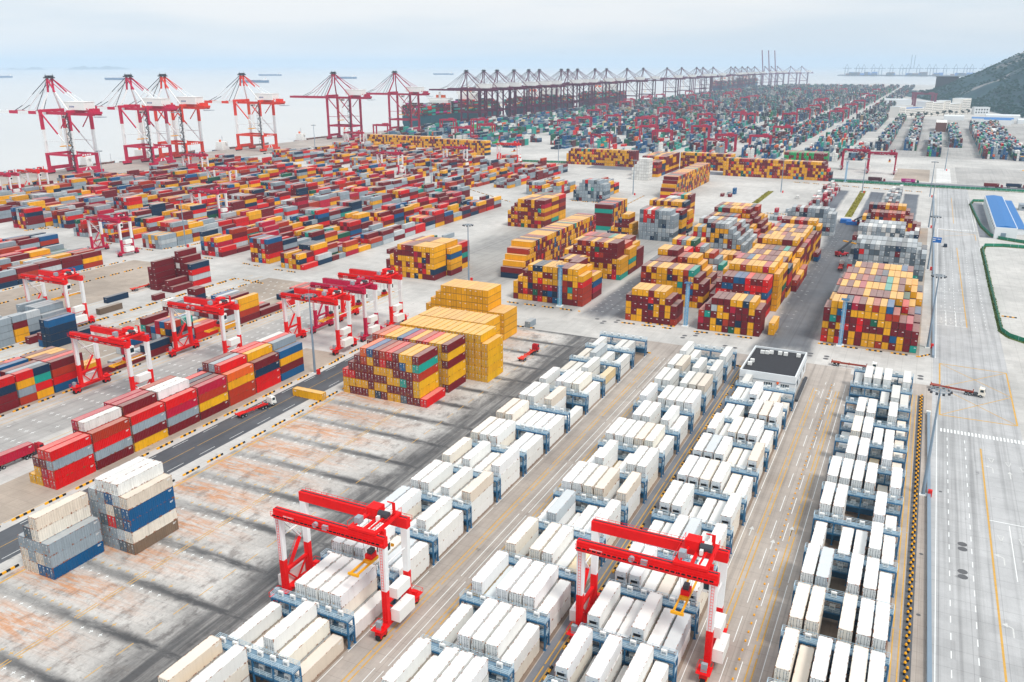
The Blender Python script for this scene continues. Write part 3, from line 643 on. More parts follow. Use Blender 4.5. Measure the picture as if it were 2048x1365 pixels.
stack('block stack behind the blue tower', -166, 384, [[0, 2, 3, 5, 5, 5, 5, 2, 2, 0, 0, 0, 0]], P_STACK, {(0, 6): [Y_] * 3 + ['blue', Y_]}, px=2.5)
stack('block stack behind the blue tower', -166, 408.8, [[5, 5, 6] + [7] * 9 + [4], [6] * 12 + [5], [6] * 11 + [5, 4]], P_STACK, px=2.43, py=13.6, H=2.75)
stack_x('second long striped row', -196.5, 536.5, [6, 6] + [6] * 11, P_STACK, px=2.52, first=[T_, M_, M_, M_, T_, M_])
stack('stepped stack', -182, 522, [[1, 2, 3, 4, 5, 5, 3]], {'yellow': 3, 'maroon': 3, 'navy': 2}, px=2.46)
stack('grey stack', -159.2, 518, [[7] * 8 + [6]], P_GREY, {(0, 1): [G_, G_, G_, G_, R_, R_, R_], (0, 2): [G_, G_, G_, G_, G_, R_, W_], (0, 3): [N_, G_, G_, G_, M_, R_, R_]}, px=2.5, H=2.75)
stack('stack behind the grey stack', -163, 534, [[6] * 11, [7] * 10 + [5]], P_STACK, px=2.48, py=17)
stack('stack behind the grey stack', -166, 566, [[6, 6, 6, 6, 7, 7, 7] + [0] * 4], {'white': 5, 'pale grey': 3}, px=2.48)
stack('maroon stack', -168, 584, [[0, 0, 0, 0] + [7] * 6], {'maroon': 6, 'yellow': 2, 'red': 1, 'teal': 1}, px=2.5)
stack_x('far long striped row', -196.2, 693.4, [3, 4, 5] + [6] * 46, P_STACK, px=2.54, first=['crimson', Y_, M_, Y_, M_, M_])
# field of stacks in the middle
stack('small stack at the cross road', -109.6, 342.3, [[4, 5, 5, 5, 5, 5, 5, 4, 3]], P_STACK, px=2.5, H=2.9)
stack('stepped field', -113, 374, [[6] * 10 + [5, 4], [6, 6, 6, 6] + [5] * 5 + [4, 3, 2], [7, 7, 7, 7] + [6] * 4 + [5, 4, 3, 2]], P_STACK, px=2.5, py=13.4)
stack('stepped field', -117, 415, [[6] * 6 + [5, 5, 4, 3, 2, 1], [4] * 6 + [3, 3, 2, 2, 1, 1], [6] * 5 + [5, 5, 4, 4, 3, 2, 1]], P_STACK | {'grey': 12, 'pale grey': 10}, px=2.56, py=13.4)
stack('stepped field', -120, 456, [[5] * 5 + [5, 4, 3, 3, 2, 2, 1, 1], [3] * 5 + [2] * 8], P_STACK, px=2.56, py=13.4)
stack('stepped field', -122.2, 499, [[3, 5, 5, 5] + [6] * 5 + [5, 4, 3, 2], [4] + [6] * 8 + [5, 4, 3, 2], [5] * 10 + [4, 3, 2]], {'yellow': 26, 'maroon': 22, 'grey': 30, 'pale grey': 14, 'navy': 4, 'red': 3}, px=2.6, py=13.6)
stack('stepped field', -121, 545, [[5] * 7 + [4] * 3 + [3, 2, 1], [6] * 9 + [5, 4, 3, 2], [6] * 10 + [4, 3, 2], [4] * 8 + [3] * 3 + [1, 1]], P_STACK, px=2.6, py=13.6)
stack('stack at the cross road', -77.6, 342.3, [[3, 4] + [5] * 7 + [4]], P_STACK, {(0, 9): [M_, M_, M_, M_], (0, 8): [Y_, Y_, M_, Y_, Y_], (0, 7): [M_, M_, M_, M_, N_], (0, 2): [Y_, Y_, M_, 'pale grey', M_]}, px=2.58, H=2.9)
for i in range(14):
    top = [3, 6, 7, 7, 6, 6, 6, 7, 6, 6, 6, 6, 5, 6][i]
    cols = [max(1, top - 3), max(2, top - 1)] + [top] * 8 + ([top - 2, 2] if i in (5, 6, 7) else [top - 1] if i > 1 else [])
    stack('long block of stacks', -79.5 + (.6 if i > 3 else 0), 357 + 13.45 * i, [cols], P_STACK if i not in (1,) else {'maroon': 4, 'blue': 2, 'red': 2}, {(0, 0): None}, px=2.52)
add(DRY, -48, 353, 0, 12.19, 2.6, 0, Y_, 'dark lane', True, 0, extra='single'); add(DRY, -48, 353, 2.62, 12.19, 2.6, 0, Y_, 'dark lane', True, 1, extra='single')
add(DRY, -48.5, 505, 0, 12.19, 2.6, 0, 'blue', 'dark lane', True, 0, extra='single'); add(DRY, -48.5, 505, 2.62, 12.19, 2.6, 0, M_, 'dark lane', True, 1, extra='single')
g3 = {(0, 13): [T_, M_, M_], (0, 12): [M_, M_, M_, 'crimson'], (0, 0): [R_, K_, Y_, M_, M_], (0, 1): [Y_, Y_, M_, T_, Y_, Y_], (0, 3): [M_, M_, R_, M_, M_, N_], (0, 5): [M_, M_, R_, R_, Y_, M_], (0, 4): [Y_, Y_, M_, M_, Y_, 'crimson'], (0, 6): [Y_, Y_, M_, M_, Y_, Y_], (0, 7): [Y_, Y_, M_, 'green', Y_, K_], (0, 2): [R_, M_, Y_, M_, B_2, Y_]}
stack('right stack at the cross road', -28.6, 347.7, [[5, 6, 6, 6, 6, 6, 6, 6, 6, 6, 5, 4, 4, 3]], P_STACK, g3, px=2.54, H=2.9)
stack('right stacks', -28, 362, [[5] + [6] * 10 + [5, 4, 3], [5] + [6] * 10 + [5, 4, 3], [5] + [6] * 11 + [5, 4], [4] + [6] * 11 + [5, 3], [4, 5] + [6] * 10 + [4, 3]], P_STACK, px=2.5, py=13.4)
stack('grey wall of stacks', -30, 474, [[3, 5, 6] + [6] * 10 + [4, 5], [4, 6, 6] + [6] * 10 + [4, 5]], P_GREY, px=2.48, py=13.4)
stack('far grey stacks', -32.5, 528, [[4, 6] + [6] * 9 + [4, 5, 5, 2], [3, 5] + [6] * 9 + [4, 4, 5, 2]], P_GREY | {'white': 14}, px=2.5, py=13.6)
stack('far maroon stacks', -32.5, 602, [[4, 4, 5, 5, 5, 5, 5, 5, 5, 5, 4, 4, 3, 2], [4, 6] + [6] * 8 + [5, 4, 2, 2]], {'maroon': 5, 'yellow': 4, 'brown red': 2, 'navy': 1}, px=2.55, py=14)
stack('grey block', -77.5, 581, [[5] + [6] * 9 + [5, 5], [5] * 11], P_GREY | {'maroon': 8}, px=2.5, py=14)
stack('scattered boxes', -98, 625, [[0, 1, 1, 1, 0], [0, 2, 0, 0, 0], [0, 0, 0, 1, 1]], {'grey': 2, 'maroon': 1, 'crimson': 1}, px=2.7, L=6.06, py=19)
stack('small box rows', -78, 700, [[1, 2, 2, 1, 2], [2, 2, 2, 3, 1], [1, 2, 2, 1, 1], [2, 1, 2, 2, 1], [2, 3, 2, 2, 1], [1, 2, 2, 3, 2], [0, 2, 3, 2, 1]], {'white': 3, 'crimson': 2, 'grey': 3, 'maroon': 2}, px=2.7, py=16, p20=.5)
stack('small box rows', -24.5, 716, [[1, 2, 1, 2], [2, 2, 2, 3], [1, 2, 1, 2], [2, 2, 2, 1], [2, 3, 2, 2], [1, 2, 2, 3]], {'white': 3, 'grey': 3, 'maroon': 2, 'navy': 1}, px=2.7, py=15, p20=.5)
add(DRY, -151.5, 727, 0, 6.06, 2.6, 0, M_, 'open yard', True, 0, extra='single'); add(DRY, -145, 727, 0, 6.06, 2.6, 0, M_, 'open yard', True, 0, extra='single')
add(DRY, -148, 738, 0, 6.06, 2.6, 0, G_, 'open yard', True, 0, extra='single'); add(DRY, -145, 745, 0, 6.06, 2.6, 0, 'blue', 'open yard', True, 0, extra='single'); add(DRY, -145, 745, 2.6, 6.06, 2.6, 0, 'blue', 'open yard', True, 1, extra='single')
add(DRY, -92, 742, 0, 6.06, 2.6, 0, W_, 'open yard', True, 0, extra='single')
# white and grey stacks before the yellow wall, the wall itself
stack('white stack', -255, 797, [[4, 5, 6, 7, 7, 7, 7]], P_WHITE, px=2.4)
stack('pale grey stepped stack', -257.2, 650.4, [[3, 4, 5, 6, 6, 6, 6, 6, 6, 5, 5]], P_GREY, px=2.52)
stack('stack behind the pale grey one', -262, 672, [[3, 3, 4, 4, 4, 4, 5, 5, 5], [3, 4, 4, 4, 4, 4, 5, 4, 4], [2, 3, 3, 3, 4, 4, 4, 3, 3]], P_MIX, px=2.6, py=14)
stack('low row', -292, 665, [[3, 2, 0, 1, 4, 4], [0, 1, 4, 4, 2, 2], [2, 2, 3, 1, 1, 3], [1, 2, 2, 2, 1, 1]], P_MIX, px=2.66, p20=.3)
stack('yellow wall', -700, 992, [[5] * 44], {'yellow': 6, 'maroon': 2, 'brown red': 1, 'navy': 1}, px=2.52)
stack('yellow wall', -560, 938, [[6] * 29], {'yellow': 6, 'maroon': 2, 'brown red': 1, 'navy': 1}, px=2.52)
stack('yellow wall', -364, 897, [[4, 5] + [6] * 30], P_STACK, px=2.52)
stack('yellow wall', -262, 826, [[5] * 10, [5] * 10, [6] * 10, [6] * 10, [6] * 10, [6] * 10], P_STACK | {'navy': 6}, px=2.5, py=13.4)
stack('yellow wall', -236, 905, [[6] * 22], P_STACK, px=2.52)
stack('yellow wall', -182, 868, [[6] * 38 + [5, 4, 3]], P_STACK, px=2.52)
stack('green and maroon stack', -137, 956, [[6] * 17, [6] * 17, [5] * 16], {'maroon': 8, 'bright green': 6, 'brown red': 2}, px=2.54)
# second terminal, far
FARB = []
rf = np.random.default_rng(4)
xs = []; x = -92
while x > -735: xs += [x, x - 25.5]; x -= 68
for xi, xr in enumerate(xs):
    y = 1046 + rf.uniform(-6, 6); empty_run = 0
    while y < 4650:
        if xr < -700 and y > 4300: break
        for cross in (1190, 1350, 1520, 1720, 1950, 2230, 2620, 3100, 3700):
            if abs(y - cross) < 15: y = cross + 16
        if empty_run <= 0 and rf.random() < .05: empty_run = int(rf.integers(2, 6))
        empty_run -= 1
        if empty_run < 0:
            base = rf.choice([1, 2, 3, 4, 4])
            for c_ in range(6):
                n = int(np.clip(base + rf.integers(-2, 2), 0, 5))
                FARB.append((xr - 2.6 * (6 - c_), y, n))
        y += 12.9 if y < 2600 else 13.2
for k, (xr, y0, y1, hi) in enumerate(((-66, 1075, 1240, 3), (-46, 1215, 1560, 5), (-12, 1230, 1640, 5), (16, 1160, 1420, 5), (42, 1300, 1700, 4), (76, 1160, 1700, 5), (108, 1150, 1800, 4), (-46, 1640, 1950, 4), (-14, 1700, 1980, 4), (-80, 1560, 1960, 4))):
    y = y0
    while y < y1:
        for c in range(6 if k != 5 else 10): FARB.append((xr - 2.6 * (6 - c), y, int(rf.integers(max(1, hi - 2), hi + 1))))
        y += 13
# ---------------------------------------------------------------- container meshes
def container_mesh(L, H, name, reefer=False):
    """corrugated steel box, doors at -Y; slots: side, roof, frame"""
    b = MB(); W = 2.44; hw = W / 2; hl = L / 2; f = .15
    # frame: corner posts, rails
    for sx in (-1, 1):
        for sy in (-1, 1):
            b.box(min(sx * hw, sx * (hw - f)), max(sx * hw, sx * (hw - f)), min(sy * hl, sy * (hl - f)), max(sy * hl, sy * (hl - f)), 0, H, 2)
        b.box(min(sx * hw, sx * (hw - .1)), max(sx * hw, sx * (hw - .1)), -hl + f, hl - f, .0, .2, 2)
        b.box(min(sx * hw, sx * (hw - .1)), max(sx * hw, sx * (hw - .1)), -hl + f, hl - f, H - .1, H - .004, 2)
    for sy in (-1, 1):
        b.box(-hw + f, hw - f, min(sy * hl, sy * (hl - .12)), max(sy * hl, sy * (hl - .12)), .0, .2, 2)
        b.box(-hw + f, hw - f, min(sy * hl, sy * (hl - .12)), max(sy * hl, sy * (hl - .12)), H - .13, H - .004, 2)
    for sx in (-1, 1):                                   # corner castings stand 8 mm proud
        for sy in (-1, 1):
            for z in (0.0, H - .12): 
                x0_, x1_ = sorted((sx * (hw + .008), sx * (hw - .17))); y0_, y1_ = sorted((sy * (hl + .008), sy * (hl - .19)))
                b.box(x0_, x1_, y0_, y1_, z - (.004 if z else 0), z + .124, 3)
    for sx in (-1, 1):                                   # small identification plates on the long sides
        x0_, x1_ = sorted((sx * (hw - .012), sx * (hw + .004)))
        b.box(x0_, x1_, hl - 1.5, hl - .55, H - .62, H - .48, 4); b.box(x0_, x1_, hl - 1.5, hl - .8, H - .86, H - .74, 4)
    # corrugated or flat sides
    prof = [(-hl + f, 0)]
    if not reefer:
        n = int((L - 2 * f) / .56); p = (L - 2 * f) / n
        for i in range(n):
            y = -hl + f + i * p
            prof += [(y + .10 * p, 0), (y + .30 * p, 1), (y + .60 * p, 1), (y + .80 * p, 0)]
    prof.append((hl - f, 0))
    for sx in (-1, 1):
        for (ya, da), (yb, db) in zip(prof, prof[1:]):
            xa = sx * (hw - .015 - .055 * da); xb = sx * (hw - .015 - .055 * db)
            q = [(xa, ya, .2), (xb, yb, .2), (xb, yb, H - .1), (xa, ya, H - .1)]
            b.quad(q if sx > 0 else q[::-1], 0)
    # roof with shallow ribs
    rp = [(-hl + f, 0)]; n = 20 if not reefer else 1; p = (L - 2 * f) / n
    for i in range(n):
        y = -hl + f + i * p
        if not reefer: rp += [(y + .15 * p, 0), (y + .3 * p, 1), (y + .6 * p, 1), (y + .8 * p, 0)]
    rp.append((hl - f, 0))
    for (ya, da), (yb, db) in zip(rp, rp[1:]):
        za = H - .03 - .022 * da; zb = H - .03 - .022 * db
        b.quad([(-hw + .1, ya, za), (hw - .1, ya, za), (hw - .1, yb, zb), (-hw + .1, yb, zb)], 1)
    b.quad([(hw - f, hl - .05, .2), (-hw + f, hl - .05, .2), (-hw + f, hl - .05, H - .13), (hw - f, hl - .05, H - .13)], 0)
    b.quad([(-hw + f, -hl + .1, .2), (hw - f, -hl + .1, .2), (hw - f, -hl + .1, H - .13), (-hw + f, -hl + .1, H - .13)], 0)
    b.quad([(-hw, -hl, .02), (-hw, hl, .02), (hw, hl, .02), (hw, -hl, .02)], 2)
    s_ = '_reef' if reefer else '_obj'
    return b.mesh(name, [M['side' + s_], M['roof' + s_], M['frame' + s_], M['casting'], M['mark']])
def door_mesh(L, H, s, reefer=False, marks=True):
    """one door leaf (s=-1 left, 1 right) with two lock rods, hinges and markings"""
    b = MB(); hl = L / 2; x0, x1 = (-1.065, -.012) if s < 0 else (.012, 1.065)
    z0, z1 = .2, H - .135; y = -hl
    n = 1 if reefer else 3
    for i in range(n):                                   # pressed panels
        za = z0 + (z1 - z0) * i / n; zb = z0 + (z1 - z0) * (i + 1) / n
        b.box(x0, x1, y + .045, y + .09, za + .02, zb - .02, 0)
    b.box(x0 + .02, x1 - .02, y + .05, y + .085, z0, z1, 0)
    for rx in (x0 + .3, x1 - .3):
        b.cyl((rx, y + .02, z0 - .05), (rx, y + .02, z1 + .04), .03, 6, 1)
        b.box(rx - .05, rx + .22, y + .0, y + .04, .95, 1.02, 1)
        for zz in (.35, 1.2, 2.1): b.box(rx - .07, rx + .07, y + .015, y + .046, zz, zz + .1, 1)
    hx = x0 if s < 0 else x1 - .09
    for zz in (.35, .95, 1.6, 2.25): b.box(hx, hx + .09, y + .02, y + .05, zz, zz + .16, 1)
    if marks:
        if s > 0:
            b.box(x0 + .36, x1 - .36, y + .040, y + .0445, H - .62, H - .48, 2); b.box(x0 + .36, x1 - .4, y + .040, y + .0445, H - .82, H - .72, 2)
            for k in range(4): b.box(x0 + .36, x1 - .4, y + .040, y + .0445, H - 1.15 - k * .13, H - 1.09 - k * .13, 2)
        else:
            b.box(x0 + .36, x0 + .62, y + .040, y + .0445, H - .72, H - .46, 2); b.box(x0 + .38, x0 + .58, y + .040, y + .0445, .62, .82, 3)
    return b.mesh('door', [M['door_reef' if reefer else 'door_obj'], M['rod'], M['mark'], M['stick']])
def unit_mesh(L, H):
    b = MB(); y = -L / 2
    b.box(-1.06, 1.06, y + .03, y + .09, .2, H - .135, 0)
    b.box(-.9, .9, y + .02, y + .05, H - .75, H - .35, 0)
    b.box(-.82, .62, y + .012, y + .032, 1.02, 1.62, 1)               # condenser fan recess
    b.cyl((-.38, y + .02, 1.32), (-.38, y - .01, 1.32), .22, 10, 1)
    b.box(-.95, .95, y + .015, y + .04, .3, .62, 1)
    b.box(.66, .96, y + .012, y + .035, 1.0, 1.7, 2)
    b.box(-.9, -.62, y + .01, y + .03, .72, .92, 3); b.box(.1, .4, y + .01, y + .03, H - 1.0, H - .86, 4)
    return b.mesh('cooling_unit', [M['unit'], M['fan'], M['steel'], M['stick'], M['text']])
_mc = {}
def cm(kind, L, H):
    k = (kind, round(L, 2), round(H, 2))
    if k not in _mc:
        re_ = kind == 'reefer'
        _mc[k] = (container_mesh(L, H, kind + '_container', re_), door_mesh(L, H, -1, re_), door_mesh(L, H, 1, re_), unit_mesh(L, H) if re_ else None)
    return _mc[k]

def depth(d): return math.sqrt(d['x'] ** 2 + d['y'] ** 2 + (107 - d['z']) ** 2)
def in_view(d):
    cp, sp, cy, sy = math.cos(R(18.18)), math.sin(R(18.18)), math.cos(R(25.715)), math.sin(R(25.715))
    x, y, z = d['x'], d['y'], d['z'] + 1.4 - 107
    f = -x * sy * cp + y * cy * cp - z * sp; r = x * cy + y * sy; u = -x * sy * sp + y * cy * sp + z * cp
    return f > 5 and abs(1688 * r / f) < 1060 and abs(1688 * u / f) < 715
def choose(lst, n):
    seen = sorted((d for d in lst if d['vis'] and in_view(d)), key=depth)
    return seen[:n]
used_labels = {}
def uniq(lab):
    k = used_labels.get(lab, 0); used_labels[lab] = k + 1
    return lab
def put(d, kind):
    lenm, (me, dl, dr, un) = d['L'], cm(kind, d['L'], d['H'])
    nm = 'refrigerated_container' if kind == 'reefer' else 'shipping_container'
    c = CN[d['col']]; v = rc.uniform(.92, 1.06); c = (min(c[0] * v, .9), min(c[1] * v, .9), min(c[2] * v, .9), 1)
    tier = TIER[d['tier']]
    if kind == 'reefer':
        lab = '%s refrigerated container, %s tier, %s column, %s bay, %s' % (d['col'], tier, ORD[d['c']], ORD[d['b']], d['where'])
        cat = 'refrigerated container'; grp = 'refrigerated containers plugged in at the galleries'
    elif d['extra'] == 'single':
        lab = '%s container standing alone on the %s, %s' % (d['col'], d['where'], 'upper one' if d['tier'] else 'on the ground'); cat = 'container'; grp = 'containers stacked in the yard'
    elif d['b'] is None:
        lab = '%s container, %s tier, %s from the near end, %s' % (d['col'], tier, ORD[d['c']] if d['c'] < 16 else 'far', d['where']); cat = 'container'; grp = 'containers stacked in the yard'
    else:
        lab = '%s container, %s tier, %s column, %s bay%s, %s' % (d['col'], tier, ORD[d['c']], ORD[min(d['b'], 15)], ' ' + d['extra'] if d['extra'] else '', d['where'])
        cat = 'container'; grp = 'containers stacked in the yard'
    o = link(nm, me, None, (d['x'], d['y'], d['z']), R(90) if d['rot'] else 0, c, label=uniq(lab), category=cat, group=grp)
    if kind == 'reefer' and d['extra'] == 'unit': link('cooling_unit', un, o, color=c)
    else:
        link('door', dl, o, color=c); link('door', dr, o, color=c)
REEF = [d for d in REEF]
for b_ in REEF: b_['b'] = min(b_['b'], 15)
ind_r = choose(REEF, 300); ind_d = choose(DRY, 300)
for d in ind_r: put(d, 'reefer'); d['done'] = 1
for d in ind_d: put(d, 'dry'); d['done'] = 1

# everything past the nearest three hundred of a kind: one mesh each
def mass(name, boxes):
    """boxes: array rows x0 x1 y0 y1 z0 z1 r g b doorface(0 -Y, 1 +X)"""
    A = np.array(boxes, dtype=np.float64); n = len(A)
    V = np.empty((n, 8, 3)); 
    for i, (a, c, e) in enumerate(((0, 2, 4), (1, 2, 4), (1, 3, 4), (0, 3, 4), (0, 2, 5), (1, 2, 5), (1, 3, 5), (0, 3, 5))):
        V[:, i, 0] = A[:, a]; V[:, i, 1] = A[:, c]; V[:, i, 2] = A[:, e]
    Fq = np.array([[0, 1, 5, 4], [1, 2, 6, 5], [2, 3, 7, 6], [3, 0, 4, 7], [4, 5, 6, 7]])
    F = (np.arange(n)[:, None, None] * 8 + Fq[None]).reshape(-1)
    me = bpy.data.meshes.new(name)
    me.vertices.add(n * 8); me.loops.add(n * 20); me.polygons.add(n * 5)
    me.vertices.foreach_set('co', V.reshape(-1)); me.loops.foreach_set('vertex_index', F.astype(np.int32))
    me.polygons.foreach_set('loop_start', np.arange(0, n * 20, 4, dtype=np.int32))
    mi = np.zeros((n, 5), np.int32); dx = A[:, 9] > .5
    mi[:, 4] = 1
    mi[~dx, 0] = 2; mi[~dx, 2] = 2; mi[dx, 1] = 2; mi[dx, 3] = 2
    me.polygons.foreach_set('material_index', mi.reshape(-1))
    uv = me.uv_layers.new(name='UVMap')
    lx = A[:, 1] - A[:, 0]; ly = A[:, 3] - A[:, 2]; lz = A[:, 5] - A[:, 4]
    UV = np.zeros((n, 5, 4, 2))
    for f, (u, v) in enumerate(((lx, lz), (ly, lz), (lx, lz), (ly, lz), (lx, ly))):
        UV[:, f, 1, 0] = u; UV[:, f, 2, 0] = u; UV[:, f, 2, 1] = v; UV[:, f, 3, 1] = v
    k = ~dx                                        # roofs: u along the length
    UV[k, 4] = UV[k, 4][:, :, ::-1]
    uv.data.foreach_set('uv', UV.reshape(-1))
    at = me.attributes.new('col', 'FLOAT_COLOR', 'FACE')
    C4 = np.ones((n, 5, 4)); C4[:, :, :3] = A[:, None, 6:9]
    at.data.foreach_set('color', C4.reshape(-1))
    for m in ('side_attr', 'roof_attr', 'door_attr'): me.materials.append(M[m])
    me.update(calc_edges=True); me.validate(); me.shade_flat()
    return me
def boxes_of(lst):
    out = []
    for d in lst:
        if d.get('done'): continue
        c = CN[d['col']]; v = rc.uniform(.85, 1.08)
        hx, hy = (1.22, d['L'] / 2) if not d['rot'] else (d['L'] / 2, 1.22)
        out.append((d['x'] - hx, d['x'] + hx, d['y'] - hy, d['y'] + hy, d['z'] + .03, d['z'] + d['H'], c[0] * v, c[1] * v, c[2] * v, d['rot']))
    return out
bx = boxes_of(DRY)
def pick2(prev): return prev if prev and rc.random() < .55 else pick(P_FAR)
pc = None
for (x, y, n) in FARB:
    if not n: continue
    H = 2.85
    if y > 1700:
        pc = pick2(pc); c = CN[pc]; bx.append((x, x + 2.44, y, y + 12.2, 0, n * H, c[0], c[1], c[2], 0))
    else:
        for t in range(n):
            pc = pick2(pc); c = CN[pc]; bx.append((x, x + 2.44, y, y + 12.2, t * H + .03, t * H + H, c[0], c[1], c[2], 0))
link('shipping_container', mass('container_mass', bx), kind='stuff', label='rows of mixed colour containers filling the far yards and the second terminal', category='containers')
rb = boxes_of(REEF)
if rb: link('refrigerated_container', mass('reefer_mass', rb), kind='stuff', label='white refrigerated containers at the far ends and hidden tiers of the reefer blocks', category='containers')
# ---------------------------------------------------------------- reefer galleries
def gallery():
    r = empty('reefer_gallery', category='gallery', group='blue steel galleries between the reefer bays')
    w = 9.3
    for z in (2.95, 5.85):
        d = MB(); d.box(-w, w, -1.0, 1.0, z, z + .08, 0); d.box(-w, w, -1.1, -.98, z - .22, z + .1, 1); d.box(-w, w, .98, 1.1, z - .22, z + .1, 1)
        for i in range(13): d.box(-w + i * 1.54, -w + i * 1.54 + .1, -.98, .98, z - .22, z - .004, 1)
        d.build('deck', [M['mesh'], M['bluesteel']], r)
    for x in (-9.2, -4.7, 0, 4.7, 9.2):
        for y in (-.95, .95):
            p = MB(); p.box(x - .15, x + .15, y - .15, y + .15, 0, 5.6, 0); p.box(x - .3, x + .3, y - .3, y + .3, 0, .06, 0); p.build('post', M['bluesteel'], r)
    for z in (3.03, 5.93):
        for y in (-1.05, 1.05):
            h = MB()
            for k in (.4, .75, 1.1): h.box(-w, w, y - .03, y + .03, z + k - .03, z + k + .03, 0)
            for i in range(13):
                x = -w + .05 + i * 1.54; h.box(x - .03, x + .03, y - .035, y + .035, z, z + 1.12, 0)
            h.build('handrail', M['lightblue'], r)
    for x in (-w, w):
        h = MB()
        for k in (.4, .75, 1.1): h.box(x - .03, x + .03, -1.0, 1.0, 5.93 + k - .03, 5.93 + k + .03, 0); h.box(x - .03, x + .03, -1.0, 1.0, 3.03 + k - .03, 3.03 + k + .03, 0)
        h.build('end_rail', M['lightblue'], r)
        c = MB(); s = 1 if x > 0 else -1
        c.bar((s * 9.2, -.8, .2), (s * 9.2, .8, 2.8), .1); c.bar((s * 9.2, .8, 3.2), (s * 9.2, -.8, 5.6), .1)
        c.build('cross_brace', M['bluesteel'], r)
    for i, x in enumerate((-7.6, -4.6, -1.7, 1.2, 4.1, 7.0)):
        for z in (3.2, 6.1):
            q = MB(); q.box(x - .55, x + .55, -.2, .2, z + .1, z + 1.15, 0); q.box(x - .4, x + .4, -.23, .23, z + .3, z + .8, 1); q.build('socket_box', [M['house'], M['steel']], r)
    q = MB(); q.box(-w + .3, w - .3, .6, .68, .5, 2.4, 0); q.build('cable_tray', M['bluesteel'], r)
    return r
g0 = gallery(); first_g = True
BLK = ('leftmost', 'second', 'third', 'rightmost')
for bi in range(4):
    xc = (RX[bi + 1][0] + RX[bi + 1][5] + 2.44) / 2
    for k in range(-2, 13):
        Y = 109.9 + 15.85 * k
        if bi == 2 and k > 10: continue
        if Y > 303 or (k == -2 and bi != 0) or (bi == 3 and k < 0): continue
        o = g0 if first_g else copy_tree(g0); first_g = False
        o.location = (xc, Y, 0)
        o['label'] = 'blue reefer gallery, %s from the near end of the %s reefer block' % (ORD[k + 2], BLK[bi])

